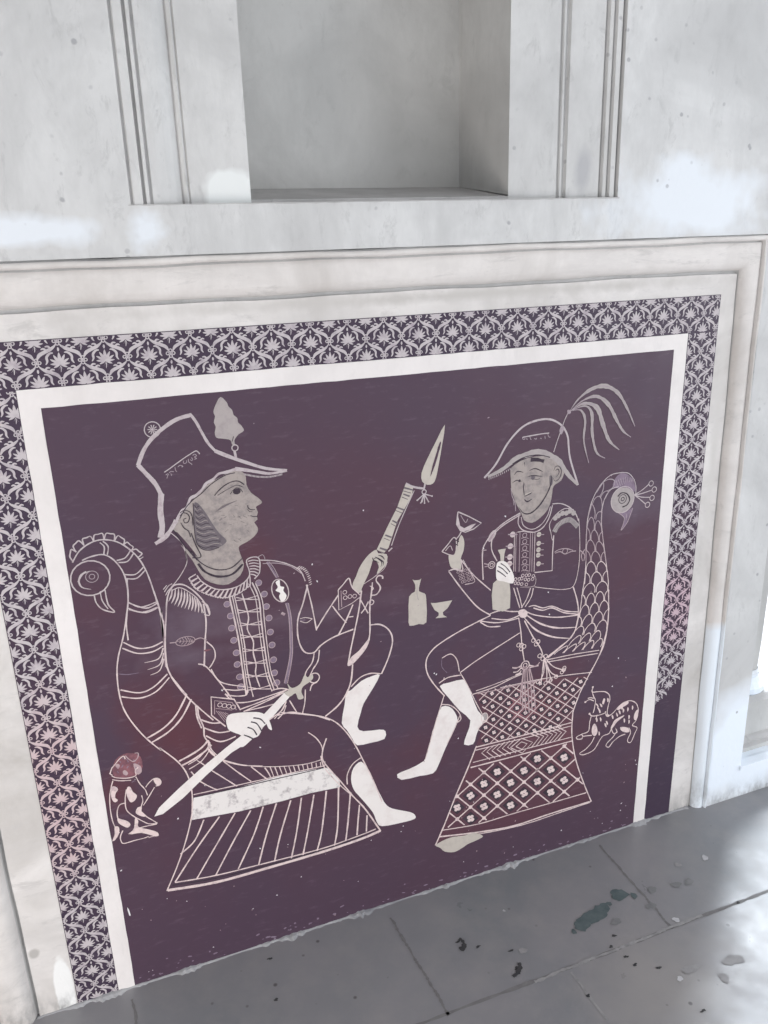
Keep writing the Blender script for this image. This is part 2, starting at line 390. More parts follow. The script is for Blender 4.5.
m.face([(.326, 0, 1.516), (.804, 0, 1.516), (.804, .2, 1.544), (.326, .2, 1.544)], Shd)
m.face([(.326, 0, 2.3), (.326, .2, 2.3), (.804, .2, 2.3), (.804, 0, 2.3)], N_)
m.face([(.326, 0, 1.51), (.804, 0, 1.51), (.804, 0, 1.516), (.326, 0, 1.516)], Shd)
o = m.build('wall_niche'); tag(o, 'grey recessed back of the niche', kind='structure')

# moulded frame round the painting, mitred at the corners
prof = [(0.0, .0005, 'margin_plaster'), (0.0, .008, Shd), (.06, .009, Shd), (.09, .001, 'soft_shade_plaster'), (.17, -.009, 'frame_plaster'), (.30, -.014, 'frame_plaster'), (.48, -.017, 'frame_plaster'), (.66, -.0175, 'frame_plaster'), (.78, -.016, 'frame_plaster'),
        (.80, -.010, Shd), (.825, -.010, Shd), (.84, -.022, 'frame_plaster'), (.90, -.0245, 'frame_plaster'), (.96, -.022, 'frame_plaster'), (.97, -.014, Shd), (.995, -.014, Shd), (1.0, YF, Shd)]
m = MB()
def jit(k, s): return 0.0008 * math.sin(13*s + k) + 0.0006 * math.sin(31*s + 2*k)
NS = 26
def frame_path(u):
    P = []
    for i in range(NS+1):
        z = (ZT + OT*u) * i/NS; P.append((XL - OL*u + jit(u*5, z), z))
    for i in range(1, NS+1):
        x = XL - OL*u + (XR + OR*u - XL + OL*u) * i/NS; P.append((x, ZT + OT*u + jit(u*4, x)*1.2))
    for i in range(1, NS+1):
        z = (ZT + OT*u) * (1 - i/NS); lean = .016 * (1 - z/ZT) * (1-u); P.append((XR + OR*u + lean + jit(u*3, z), z))
    return P
paths = [frame_path(p[0]) for p in prof]
for k in range(len(prof)-1):
    A, B = paths[k], paths[k+1]
    for i in range(len(A)-1):
        m.face([(A[i][0], prof[k][1], A[i][1]), (B[i][0], prof[k+1][1], B[i][1]), (B[i+1][0], prof[k+1][1], B[i+1][1]), (A[i+1][0], prof[k][1], A[i+1][1])], prof[k+1][2])
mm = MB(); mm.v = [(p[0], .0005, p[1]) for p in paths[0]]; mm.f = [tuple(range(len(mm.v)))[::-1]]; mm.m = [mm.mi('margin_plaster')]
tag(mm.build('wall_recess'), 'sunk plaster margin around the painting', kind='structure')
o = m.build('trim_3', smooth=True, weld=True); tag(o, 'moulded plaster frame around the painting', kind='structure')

# ragged mortar fillet where the painting meets the floor
m = MB(); n = 260; prev = None
for i in range(n+1):
    x = -.23 + 1.60*i/n
    k = .55 + .45*math.sin(x*9) * math.sin(x*23+1)
    k *= .3 + 1.4*abs(math.sin(x*41+2)*math.sin(x*17))
    h = .0012 + .0036*max(0, k)*random.uniform(.3, 1.3); d = .002 + .010*max(0.05, k)*random.uniform(.4, 1.3)
    cur = (x, h, d)
    if prev:
        a, b = prev, cur
        m.face([(a[0], 0.0, a[1]), (a[0], -a[2]*.5, a[1]*.8), (b[0], -b[2]*.5, b[1]*.8), (b[0], 0.0, b[1])], 'mortar')
        m.face([(a[0], -a[2]*.5, a[1]*.8), (a[0], -a[2], 0), (b[0], -b[2], 0), (b[0], -b[2]*.5, b[1]*.8)], 'mortar')
    prev = cur
tag(m.build('trim_4'), 'ragged mortar line between the painting and the floor', kind='structure')

# opening on the right: raised rim and a moulded column inside it
m = MB()
m.box(WX0, WX0+.012, .03, YB-.04, WZ0, WZ1, 'wall_plaster'); m.box(WX0-.004, WX1, YF-.006, YF+.02, WZ0-.010, WZ0+.003, 'wall_plaster')
o = m.build('window_1'); tag(o, 'bright opening in the white wall at the right edge', kind='structure')
def column(cx, cy, z0):
    root = bpy.data.objects.new('column', None); col.objects.link(root); root.location = (cx, cy, z0)
    tag(root, 'white plaster column on a square moulded plinth in the bright opening at right', 'column')
    def sq(name, rings, mat):
        mm = MB()
        for (h0, z_0), (h1, z_1) in zip(rings, rings[1:]):
            for sgn in range(4):
                a = sgn*math.pi/2 + math.pi/4
                p = lambda h, z, q: (h*math.sqrt(2)*math.cos(q), h*math.sqrt(2)*math.sin(q), z)
                mm.face([p(h0, z_0, a), p(h0, z_0, a+math.pi/2), p(h1, z_1, a+math.pi/2), p(h1, z_1, a)], 'shade_plaster' if abs(h1-h0) > .0035 or abs(z_1-z_0) < .007 else mat)
        h, z = rings[-1]; mm.face([p(h, z, math.pi/4 + k*math.pi/2) for k in range(4)], mat)
        return mm.build(name, root, weld=True)
    def rev(name, rings, mat, N=8):
        mm = MB()
        for (r0, z_0), (r1, z_1) in zip(rings, rings[1:]):
            for k in range(N):
                a, b = 2*math.pi*(k+.5)/N, 2*math.pi*(k+1.5)/N
                mm.face([(r0*math.cos(a), r0*math.sin(a), z_0), (r0*math.cos(b), r0*math.sin(b), z_0), (r1*math.cos(b), r1*math.sin(b), z_1), (r1*math.cos(a), r1*math.sin(a), z_1)], mat)
        return mm.build(name, root, weld=True)
    sq('plinth', [(.076, 0), (.076, .012), (.066, .018), (.066, .022), (.070, .026), (.064, .034), (.058, .038), (.058, .125), (.064, .13), (.064, .14), (.05, .152)], 'niche_plaster')
    rev('base', [(.048, .150), (.055, .158), (.055, .172), (.044, .184), (.036, .196), (.040, .204), (.040, .212), (.034, .218)], 'wall_plaster', 16)
    rev('shaft', [(.034, .216), (.037, .30), (.040, .6), (.036, 1.2), (.034, WZ1 - z0)], 'niche_plaster')
column(WX0+.098, .10, WZ0)

# ------------------------------------------------------------------ the painting
FR = dict(A=(120, 380, 4.26667), B=(150, 540, 4.26667), C=(280, 420, 4.26667), D=(270, 540, 4.26667), E=(60, 580, 4.26667), F=(90, 730, 4.26667),
          G=(150, 660, 4.26667), H=(260, 690, 4.26667), I=(470, 370, 4.26667), J=(430, 480, 4.26667), K=(400, 560, 4.26667), L=(530, 450, 5.48571),
          M=(500, 560, 4.8), N=(420, 690, 4.26667), O=(390, 640, 5.48571), P=(490, 440, 7.68), Q=(0, 440, 3.84), R=(570, 670, 8.5333), S=(90, 740, 8.5333),
          T=(180, 460, 7.68), U=(160, 800, 3.2), V=(155, 440, 12.8), X=(515, 425, 15.36), Y=(190, 740, 5.12), Z=(350, 540, 15.36), i=(0, 0, 1.0))
def pts(s):
    """'A 10,20 30,40 B 5,6' -> wall coordinates; returns list and mm-per-unit at the first point"""
    out = []; fr = None; sc = None
    for tk in s.split():
        if tk in FR: fr = FR[tk]; continue
        x, y = map(float, tk.split(','))
        px, py = fr[0] + x/fr[2], fr[1] + y/fr[2]
        if sc is None:
            a, b, c_ = W(px, py), W(px+1, py), W(px, py+1)
            sc = (math.hypot(b[0]-a[0], b[1]-a[1]) + math.hypot(c_[0]-a[0], c_[1]-a[1])) / 2 / fr[2]
        out.append(W(px, py))
    return out, sc
LV = 0.0003
CNT = [0]
def lift(lv):
    CNT[0] = (CNT[0] + 1) % 83
    return -LV*lv - CNT[0]*3e-6
def ribbon(m, P, wd, mat, lv, closed=False, taper=None, jit=.12):
    N = len(P); prev = None; first = None
    rng = list(range(N)) + ([0] if closed else [])
    y = lift(lv); phase = random.uniform(0, 6)
    L = 0.0; last = None
    for q, i in enumerate(rng):
        a = P[(i-1) % N] if (closed or i > 0) else P[0]
        b = P[(i+1) % N] if (closed or i < N-1) else P[-1]
        dx, dz = b[0]-a[0], b[1]-a[1]; l = math.hypot(dx, dz) or 1e-9
        if last: L += math.hypot(P[i][0]-last[0], P[i][1]-last[1])
        last = P[i]
        k = 1 + jit*math.sin(L*160+phase) + jit*.7*math.sin(L*410+2*phase)
        if closed: k = 1
        if taper: k *= taper(q/(len(rng)-1))
        nx, nz = -dz/l*wd*.5*k, dx/l*wd*.5*k
        cur = ((P[i][0]+nx, y, P[i][1]+nz), (P[i][0]-nx, y, P[i][1]-nz))
        if prev: m.face([prev[1], prev[0], cur[0], cur[1]][::-1], mat)
        prev = cur
def S(m, w_, s, mat='line', lv=3, c=False, sm=True, taper=None, n=5, jit=.12):
    P, sc = pts(s)
    if mat == 'dark': w_ *= 1.3
    if sm: P = catmull(P, c, n)
    ribbon(m, P, w_*sc, mat, lv, c, taper, jit)
def poly(m, P, mat, lv):
    y = lift(lv)
    tri = tessellate_polygon([[Vector((p[0], p[1], 0)) for p in P]])
    for a, b, c_ in tri:
        A, B, C_ = P[a], P[b], P[c_]
        cr = (B[0]-A[0])*(C_[1]-A[1]) - (B[1]-A[1])*(C_[0]-A[0])
        if abs(cr) < 1e-12: continue
        q = [A, B, C_] if cr > 0 else [A, C_, B]
        m.face([(p[0], y, p[1]) for p in q], mat)
def Fl(m, s, mat='white', lv=2, sm=True, n=3):
    P, sc = pts(s)
    if sm: P = catmull(P, True, n)
    poly(m, P, mat, lv)
def ring(m, s, r, w_, mat='line', lv=3, ry=None, rot=0, n=20, fill=None, flv=2):
    (P, sc) = pts(s); cx, cz = P[0]; r *= sc; ry = (ry*sc if ry else r)
    Q = []
    for i in range(n):
        a = 2*math.pi*i/n; u, v_ = r*math.cos(a), ry*math.sin(a)
        Q.append((cx + u*math.cos(rot) - v_*math.sin(rot), cz + u*math.sin(rot) + v_*math.cos(rot)))
    if fill: poly(m, Q, fill, flv)
    if w_: ribbon(m, Q, w_*sc, mat, lv, True)
def along(P, t):
    d = [0]
    for a, b in zip(P, P[1:]): d.append(d[-1] + math.hypot(b[0]-a[0], b[1]-a[1]))
    x = t*d[-1]
    for i in range(len(P)-1):
        if x <= d[i+1] or i == len(P)-2:
            k = (x-d[i]) / ((d[i+1]-d[i]) or 1); return (P[i][0]+(P[i+1][0]-P[i][0])*k, P[i][1]+(P[i+1][1]-P[i][1])*k)
def rungs(m, w_, s1, s2, n, mat='line', lv=3, bulge=0.0, t0=0.0, t1=1.0, taper=None):
    A, sc = pts(s1); B, _ = pts(s2); A = catmull(A); B = catmull(B)
    for i in range(n):
        t = t0 + (t1-t0)*(i/(n-1) if n > 1 else .5)
        a, b = along(A, t), along(B, t)
        mid = ((a[0]+b[0])/2 - (b[1]-a[1])*bulge, (a[1]+b[1])/2 + (b[0]-a[0])*bulge)
        ribbon(m, catmull([a, mid, b], n=4), w_*sc, mat, lv, taper=taper)
def loops(m, w_, s1, s2, n, mat='line', lv=3):
    """scallop loops between an inner and an outer curve"""
    A, sc = pts(s1); B, _ = pts(s2); A = catmull(A); B = catmull(B)
    for i in range(n):
        t0, t1 = i/n, (i+1)/n; tm = (t0+t1)/2
        a, b, c_, d, e = along(A, t0), along(B, t0+.15/n), along(B, tm), along(B, t1-.15/n), along(A, t1)
        ribbon(m, catmull([a, b, c_, d, e], n=4), w_*sc, mat, lv)
def xz_clip(poly_, x0, x1, z0, z1):
    def clip(P, f, inter):
        out = []
        for i in range(len(P)):
            a, b = P[i-1], P[i]; fa, fb = f(a), f(b)
            if fb: 
                if not fa: out.append(inter(a, b))
                out.append(b)
            elif fa: out.append(inter(a, b))
        return out
    def ix(v): return lambda a, b: (v, a[1] + (b[1]-a[1])*(v-a[0])/(b[0]-a[0]))
    def iz(v): return lambda a, b: (a[0] + (b[0]-a[0])*(v-a[1])/(b[1]-a[1]), v)
    P = poly_
    for f, g in ((lambda p: p[0] >= x0, ix(x0)), (lambda p: p[0] <= x1, ix(x1)), (lambda p: p[1] >= z0, iz(z0)), (lambda p: p[1] <= z1, iz(z1))):
        if len(P) < 3: return []
        P = clip(P, f, g)
    return P
tp = lambda t: math.sin(math.pi*min(1, max(0, t*.96+.04)))**.6
tend = lambda t: 1.0 - .75*t
tlong = lambda t: min(1, t*5+.25) * (1-.6*t)

art = bpy.data.objects.new('wall_painting', None); col.objects.link(art); art.location = (0.58, 0, 0)
tag(art, 'purple wall painting of two seated men in hats with incised cream lines and floral border', 'wall painting')
PARTS = []
def part(m, name, parent=None, label=None):
    o = m.build(name)
    PARTS.append((o, parent or art))
    if label: o['label'] = label
    return o

# ---- painted ground, band and floral border
BX0, BX1 = -0.042, 1.209; BZ = 1.2075
m = MB(); poly(m, [(BX0, .0), (BX1, .0), (BX1, BZ), (BX0, BZ)], 'purple', 1); part(m, 'painted_ground', label='deep purple painted ground behind the figures')
IX0, IX1, IZ = -0.074, 1.243, 1.239
def wob(a, b, n=40, amp=.0007):
    return [(a[0]+(b[0]-a[0])*i/n + (random.uniform(-amp, amp) if 0 < i < n else 0), a[1]+(b[1]-a[1])*i/n + (random.uniform(-amp, amp) if 0 < i < n else 0)) for i in range(n+1)]
m = MB()
def bandstrip(a0, b0, a1, b1):
    P, Q = wob(a0, b0), wob(a1, b1)
    for i in range(len(P)-1):
        m.face([(P[i][0], -LV*1.6, P[i][1]), (Q[i][0], -LV*1.6, Q[i][1]), (Q[i+1][0], -LV*1.6, Q[i+1][1]), (P[i+1][0], -LV*1.6, P[i+1][1])], 'band_plaster')
bandstrip((IX0, 0), (IX0, IZ), (BX0, 0), (BX0, BZ)); bandstrip((IX0, IZ), (IX1, IZ), (BX0, BZ), (BX1, BZ)); bandstrip((BX1, 0), (BX1, BZ), (IX1, 0), (IX1, IZ))
o = part(m, 'inner_band', label='plain cream band framing the purple ground')

EX0, EX1, EZ = -0.153, 1.321, 1.3150
PX, PZ = 0.03465, 0.0336
unit = []          # convex polygons in a cell centred on a lotus, (x, z), with a stroke number
SID = [0]
def u_rib(P, wd, taper=tp, n=5):
    SID[0] += 1
    P = catmull(P, n=n); prev = None
    for i, p in enumerate(P):
        a = P[max(i-1, 0)]; b = P[min(i+1, len(P)-1)]; dx, dz = b[0]-a[0], b[1]-a[1]; l = math.hypot(dx, dz)
        k = wd*.5*taper(i/(len(P)-1)); cur = ((p[0]-dz/l*k, p[1]+dx/l*k), (p[0]+dz/l*k, p[1]-dx/l*k))
        if prev: unit.append(([prev[0], prev[1], cur[1], cur[0]], SID[0]))
        prev = cur
s = .001
# lotus: seven petals fanned upward, two low, a short stalk
def petal(ang, L, wd, ox=0, oz=-4.5):
    SID[0] += 1
    ca, sa = math.cos(ang), math.sin(ang)
    prev = None
    for i in range(6):
        t_ = i/5; x = L*t_; h = wd*.5*(math.sin(math.pi*(t_*.9+.05))**.8)
        cur = (((ox + x*ca - h*sa)*s, (oz + x*sa + h*ca)*s), ((ox + x*ca + h*sa)*s, (oz + x*sa - h*ca)*s))
        if prev: unit.append(([prev[0], prev[1], cur[1], cur[0]], SID[0]))
        prev = cur
for ang, L, wd in ((90, 18.5, 5.0), (62, 17, 4.4), (118, 17, 4.4), (33, 16, 4.0), (147, 16, 4.0), (5, 14, 3.8), (175, 14, 3.8), (-26, 11, 3.2), (206, 11, 3.2)):
    petal(math.radians(ang), L, wd)
petal(math.radians(90), 6.5, 3.4, 0, 16)
u_rib([(0, -6*s), (.5*s, -11*s), (-.5*s, -17*s)], 1.6*s)
u_rib([(-1*s, -8*s), (-4*s, -14*s)], 1.4*s); u_rib([(1*s, -8*s), (4*s, -14*s)], 1.4*s)
leaf = lambda t: .22 if t < .12 else min(1, .22 + (t-.12)*2.6) * (1 if t < .8 else max(.25, 1-(t-.8)*3.6))
for sg in (-1, 1):
    u_rib([(sg*8*s, 14*s), (sg*13*s, 13.5*s), (sg*18*s, 8*s), (sg*18*s, 1*s), (sg*21*s, -4*s)], 3.8*s)
    u_rib([(sg*1.5*s, 31*s), (sg*4*s, 25.5*s), (sg*11*s, 20*s), (sg*20*s, 16*s), (sg*28*s, 11.5*s), (sg*32.5*s, 4*s)], 5.6*s, leaf, 6)
    u_rib([(sg*10*s, 20*s), (sg*14*s, 24.5*s), (sg*19*s, 24*s)], 3.0*s)
    u_rib([(sg*16*s, 18*s), (sg*21*s, 21.5*s), (sg*25*s, 20*s)], 3.0*s)
KN = []            # quatrefoil knot
KI = [0]
def circ(cx, cz, r0, r1, n=10):
    KI[0] += 1
    for i in range(n):
        a, b = 2*math.pi*i/n, 2*math.pi*(i+1)/n
        KN.append(([(cx+r0*math.cos(a), cz+r0*math.sin(a)), (cx+r1*math.cos(a), cz+r1*math.sin(a)), (cx+r1*math.cos(b), cz+r1*math.sin(b)), (cx+r0*math.cos(b), cz+r0*math.sin(b))], KI[0]))
for q in range(4):
    a = q*math.pi/2; circ(4.6*s*math.cos(a), 4.6*s*math.sin(a), 1.6*s, 3.3*s)
circ(0, 0, 0.0, 1.5*s, 6)
def floral(m, x0, x1, z0, z1, ox, oz, px, pz, zstop=None, parity=1):
    i0, i1 = int((x0-ox)/px)-2, int((x1-ox)/px)+2; j0, j1 = int((z0-oz)/pz)-2, int((z1-oz)/pz)+2
    for i in range(i0, i1+1):
        for j in range(j0, j1+1):
            cx, cz = ox+i*px, oz+j*pz
            src = unit if (i+j) % 2 == 0 else KN
            kx, kz = px/.0347, pz/.0336; rj = random.uniform(-.03, .03); sc = random.uniform(.94, 1.05)
            ca, sa = math.cos(rj), math.sin(rj)
            for q, sid in src:
                P = [(cx + (x*ca - z*sa)*kx*sc, cz + (x*sa + z*ca)*kz*sc) for x, z in q]
                lo = zstop(cx) if zstop else z0
                P = xz_clip(P, x0, x1, max(z0, lo), z1)
                if len(P) > 2: poly_c(m, P, 'floral', 2.6, -LV*2.6 - sid*6e-6)
def poly_c(m, P, mat, lv, dy=None):
    dy = -LV*lv if dy is None else dy
    ar = sum(P[k-1][0]*P[k][1] - P[k][0]*P[k-1][1] for k in range(len(P)))
    if abs(ar) < 1e-9: return
    if ar < 0: P = P[::-1]
    m.face([(p[0], dy, p[1]) for p in P], mat)
m = MB()
for q in ([(EX0, 0), (IX0, 0), (IX0, IZ), (EX0, IZ)], [(EX0, IZ), (EX1, IZ), (EX1, EZ), (EX0, EZ)], [(IX1, 0), (EX1, 0), (EX1, IZ), (IX1, IZ)]): poly_c(m, q, 'purple_border', 1)
bo = part(m, 'floral_border', label='dark indigo border filled with cream lotus scrolls')
e = .0012
m = MB(); floral(m, EX0+e, EX1-e, IZ+e, EZ-e, -0.003, 1.279, PX, .0325); o = part(m, 'lotus_scroll', bo, 'top strip of lotus scrolls')
m = MB(); floral(m, EX0+e, IX0-e, 0.004, IZ-e, -0.1165, 0.895, .0352, .0342); o = part(m, 'lotus_scroll', bo, 'left strip of lotus scrolls')
m = MB(); floral(m, IX1+e, EX1-e, 0.30, IZ-e, 1.2805, 1.232, .0352, .0324, zstop=lambda x: .335 + (x-1.243)*.9); o = part(m, 'lotus_scroll', bo, 'right strip of lotus scrolls, missing near the floor')

# ---- peacock seat, left
m = MB()
oc = 'E 285,-8 290,90 272,230 250,320 243,390 250,470 270,545 310,610 365,672 430,725 F 300,78 375,135 415,190 434,260 436,330 428,395 400,500 368,590 328,685'
S(m, 6, oc); S(m, 6, 'Q 590,580 615,660 628,768 E 430,130 445,230 450,340 475,410 540,490')
S(m, 5.5, 'E 292,95 345,115 413,92'); S(m, 5.5, 'E 292,120 350,137 415,115')
S(m, 6, 'E 270,265 330,290 390,285 438,262'); S(m, 6, 'E 266,290 330,312 395,305 440,280')
S(m, 6, 'E 258,468 340,480 400,455 458,400'); S(m, 6, 'E 262,497 340,503 410,475 466,415')
S(m, 7, 'E 368,676 440,632 495,575 540,490'); S(m, 7, 'E 392,692 465,645 520,585 560,507')
for q in ('E 440,290 420,335 360,352', 'E 442,310 425,360 373,382', 'E 443,335 425,385 385,405'): S(m, 7, q, taper=tend)
S(m, 3, 'E 250,400 290,402 335,395', 'faint')
S(m, 8, 'F 380,132 430,105 475,75 505,42'); S(m, 8, 'F 388,152 440,125 490,90 517,62')
throne = part(m, 'peacock_throne', label='peacock shaped seat under the left man')
m = MB()
S(m, 5, 'Q 492,768 485,700 492,610 480,525 445,468 400,440 350,447 315,462'); S(m, 5, 'Q 628,700 615,660 590,580 560,500 520,440 460,395 400,382 350,393 305,425 278,470')
loops(m, 5, 'Q 280,465 290,435 310,412 350,392 400,381 450,390 490,412 530,450', 'Q 268,455 272,425 295,392 340,372 400,358 455,368 500,402 550,440', 8)
S(m, 4, 'Q 520,440 535,455 550,448')
ring(m, 'Q 347,530', 71, 5.5); ring(m, 'Q 353,524', 23, 3, 'thin_line'); ring(m, 'Q 353,524', 10, 3, 'thin_line')
S(m, 6, 'Q 345,502 318,515 303,540 315,565 352,573', taper=tp); S(m, 5, 'Q 330,504 308,520 300,545')
S(m, 5, 'Q 362,597 370,625 395,650 440,660 415,630 403,575'); S(m, 4, 'Q 385,580 392,615 415,648')
for q in ('Q 383,393 400,410 398,440', 'Q 395,388 415,408 412,440', 'Q 500,425 480,452 448,462', 'Q 512,435 490,465 455,470', 'Q 550,488 520,515 480,516', 'Q 556,500 525,530 485,532', 'Q 605,625 560,645 495,625', 'Q 610,640 560,662 495,650'): S(m, 5, q)
part(m, 'peacock_head', throne)
m = MB()
Fl(m, 'F 378,160 440,125 515,62 530,95 590,130 680,155 768,150 G 500,462 620,450 730,425 760,470 640,475 330,548 185,575 160,470', 'purple', 1.4, sm=False)
Fl(m, 'F 428,395 768,325 H 200,445 355,402 500,590 400,640 200,715 0,752 F 700,590 500,650 345,672 380,560', 'purple', 1.4, sm=False)
Fl(m, 'Y 18,295 250,240 480,178 690,138 715,150 765,205 768,240 620,270 470,312 250,365 10,408 12,350', 'seat_band', 2.4, sm=False)
S(m, 5, 'Y 18,278 250,228 420,190 560,158 690,130', sm=True); S(m, 4, 'Y 20,292 250,242 430,200 570,168 695,138', 'dark', 3)
for q in ('Y 42,205 90,232 140,255', 'Y 95,145 160,185 240,235', 'Y 168,105 240,160 312,210', 'Y 312,135 350,165 395,200', 'Y 382,140 400,165 412,188', 'Y 35,103 60,118 90,140', 'Y 5,160 30,190 42,205'): S(m, 5.5, q)
rungs(m, 4.5, 'Y 410,138 470,135 530,128 600,120 690,108', 'Y 430,190 500,173 560,160 620,147 690,130', 13)
S(m, 4.5, 'Y 165,98 240,120 330,133 430,135 520,130 600,120 670,100')
S(m, 5, 'Y -10,125 50,85 98,25 95,5'); S(m, 5, 'Y -5,148 60,105 105,40'); S(m, 5, 'Y 100,10 108,45 135,75')
S(m, 5, 'Y 668,80 685,135 720,180 768,230 H 440,495 515,600')
for q in ('190,52 120,150 48,262', '140,62 110,130 65,172', '240,40 170,160 118,250', '290,32 230,140 178,240', '330,20 300,110 250,220', '372,10 340,110 315,208', '418,0 385,110 366,196', '452,-8 437,100 420,185', '492,-18 472,100 457,175',
          '532,-30 517,100 502,162', '571,-42 568,80 558,145', '609,-25 601,70 594,130', '638,15 633,70 630,112', '662,48 660,100'): S(m, 4.5, 'U ' + q)
S(m, 9, 'U 25,288 180,262 350,215 520,165 640,125 706,97', jit=.05); S(m, 4, 'U 48,263 180,240 350,198 520,154 640,112 690,92'); S(m, 3, 'U 40,272 180,249 350,206 520,159 650,113', 'dark', 3.2)
part(m, 'seat_cloth', throne, 'striped cloth hanging below the left seat with a pale band')

# ---- left man
m = MB()
# coat: arms, shoulders, waist
S(m, 6, 'B 100,190 75,240 68,330 65,450 80,560 150,660 270,768'); S(m, 3.5, 'E 458,90 446,200 444,290 450,370', 'thin_line')
S(m, 6.5, 'E 612,100 623,180 618,270 615,368'); S(m, 5, 'E 625,262 655,290 662,325 650,355 636,375')
S(m, 5, 'B 205,528 240,540 300,610 355,685'); S(m, 4.5, 'B 260,550 285,590 320,612 405,625'); S(m, 4.5, 'B 310,635 360,640 405,637')
S(m, 5, 'B 325,660 370,665 410,660 412,640'); S(m, 5, 'B 320,655 360,690 430,688 520,660 590,636'); S(m, 5, 'B 388,720 470,690 530,665 580,640'); S(m, 4.5, 'B 400,730 480,712 560,690')
S(m, 5, 'B 520,640 560,632 600,640')
S(m, 4.5, 'B 470,85 530,88 590,103 640,130 662,175'); S(m, 3.5, 'B 480,100 540,98 600,112 650,145', 'thin_line')
S(m, 6, 'D 160,190 140,270 118,340 120,420 145,475 185,480 215,450 250,425 290,405 355,380'); S(m, 5.5, 'D 155,190 178,280 198,385'); S(m, 5.5, 'D 196,382 240,310 292,232')
S(m, 3, 'D 128,335 150,330 180,335'); S(m, 3, 'D 128,345 155,352 180,335'); S(m, 3, 'D 130,342 150,340', 'faint')
S(m, 5, 'D 265,280 300,325 325,352'); S(m, 6, 'D 353,275 325,340 293,402')
S(m, 4.5, 'E 468,268 497,265', 'thin_line'); S(m, 4.5, 'E 573,255 600,246 625,256', 'thin_line'); ring(m, 'E 535,260', 39, 3, 'thin_line', ry=20)
rungs(m, 2.5, 'E 500,258 535,242 572,258', 'E 500,262 535,280 572,262', 8, 'thin_line', bulge=.3); S(m, 2.5, 'E 498,260 572,260', 'thin_line')
# pleated coat skirt
for q in ('G 203,195 207,235 228,285 232,325 252,352', 'G 195,192 200,240 220,290', 'G 215,253 265,268 318,264', 'G 230,288 290,308 340,302', 'G 238,322 300,347 365,325', 'G 250,350 252,385 290,420', 'G 245,375 275,405'): S(m, 6, q)
S(m, 5, 'B 700,478 692,520 665,562 658,600'); S(m, 5, 'B 722,468 716,515 695,550 680,582')
for q in ('G 595,172 612,200 628,226', 'G 662,125 660,180 650,226', 'G 575,185 560,215 530,250', 'G 580,192 568,225 545,250'): S(m, 4.5, q)
man = part(m, 'seated_man', label='left seated man in buttoned coat facing right')
m = MB()
Fl(m, 'A 75,365 100,300 135,250 180,205 240,168 305,148 340,210 375,265 408,302 500,340 600,372 712,385 640,400 560,390 500,380 450,392 400,418 360,452 320,492 265,555 200,655 155,695 175,560 178,490 150,445 110,400', 'purple', 1.5, sm=False)
S(m, 17, 'A 305,148 240,168 180,208 130,255 98,305 76,365', jit=.06); S(m, 19, 'A 76,362 110,398 150,442 176,490', jit=.06); S(m, 24, 'A 176,485 172,560 180,625 172,672', jit=.06)
S(m, 12, 'A 300,146 325,180 348,222 375,268 408,304', jit=.06); S(m, 17, 'A 405,302 470,328 540,352 620,376 712,385', jit=.05, taper=lambda t: 1-.35*t)
S(m, 18, 'A 150,698 190,672 215,640 240,598'); S(m, 11, 'A 235,610 262,560 285,540 300,505 325,490 350,465 368,440 395,425 420,400 455,392 495,378', jit=.15)
S(m, 16, 'A 490,378 540,384 590,392 640,398 712,386', jit=.05, taper=lambda t: 1-.4*t)
rungs(m, 3.5, 'A 530,398 590,408 640,408 690,398', 'A 530,406 590,416 640,416 690,406', 30)
S(m, 3, 'A 255,590 280,545 310,512 345,485 375,455 410,428 450,405 490,395', 'dark', 4)
ring(m, 'A 138,211', 34, 4.5); ring(m, 'A 138,211', 6, 0, fill='line')
for k in range(10):
    a = k*math.pi/5; S(m, 4, 'A %f,%f %f,%f' % (138+7*math.cos(a), 211+7*math.sin(a), 138+21*math.cos(a), 211+21*math.sin(a)), sm=False)
# writing on the crown
S(m, 13, 'V 118,412 200,355 350,245 440,185 525,138 572,178', jit=.05)
for q in ('V 150,490 160,460 150,440', 'V 135,445 165,430 175,450', 'V 180,420 205,400 240,405', 'V 195,430 215,440 205,455', 'V 255,345 262,385 280,405', 'V 290,345 320,322 355,335 340,345', 'V 365,265 362,290 385,298 405,280 400,260', 'V 425,240 432,280 460,300 475,315', 'V 450,250 470,262 480,240 462,225', 'V 480,195 510,180 530,200 505,215 530,235 500,245', 'V 540,150 560,165'):
    S(m, 9, q, 'thin_line')
hat = part(m, 'hat', man, 'tall crowned hat with a long peak and a line of writing')
m = MB()
Fl(m, 'A 428,72 455,95 462,112 478,128 484,148 500,162 503,180 518,195 528,216 505,232 488,256 490,275 478,275 470,256 440,250 412,246 404,225 408,200 400,180 405,155 398,135 408,105', 'plume_grey', 2)
ring(m, 'A 490,289', 13, 5); S(m, 11, 'A 488,302 494,330', sm=False); S(m, 2.5, 'A 478,262 484,240', 'dark', 4)
part(m, 'hat_plume', man, 'grey leaf shaped plume')
m = MB()
Fl(m, 'T 62,345 100,300 150,240 220,180 290,140 350,108 420,75 480,92 505,130 510,190 545,250 600,290 630,322 610,342 582,360 598,400 588,430 595,455 570,478 592,510 598,545 565,590 510,630 458,658 452,690 480,768 B 400,110 385,150 335,188 285,188 235,168 205,128 180,85 130,20 A 330,755 290,700 245,650 225,635 258,575', 'skin_grey', 2.2, n=2)
D_ = 'dark'
S(m, 6, 'T 265,272 290,240 340,195 400,165 450,162 492,188', D_, 4); S(m, 3.5, 'T 288,270 340,238 400,205 440,192 485,208', D_, 4)
ring(m, 'T 435,240', 29, 0, ry=23, fill='dark', flv=4.2); S(m, 3.5, 'T 385,262 405,232 435,212 465,225 480,245', D_, 4)
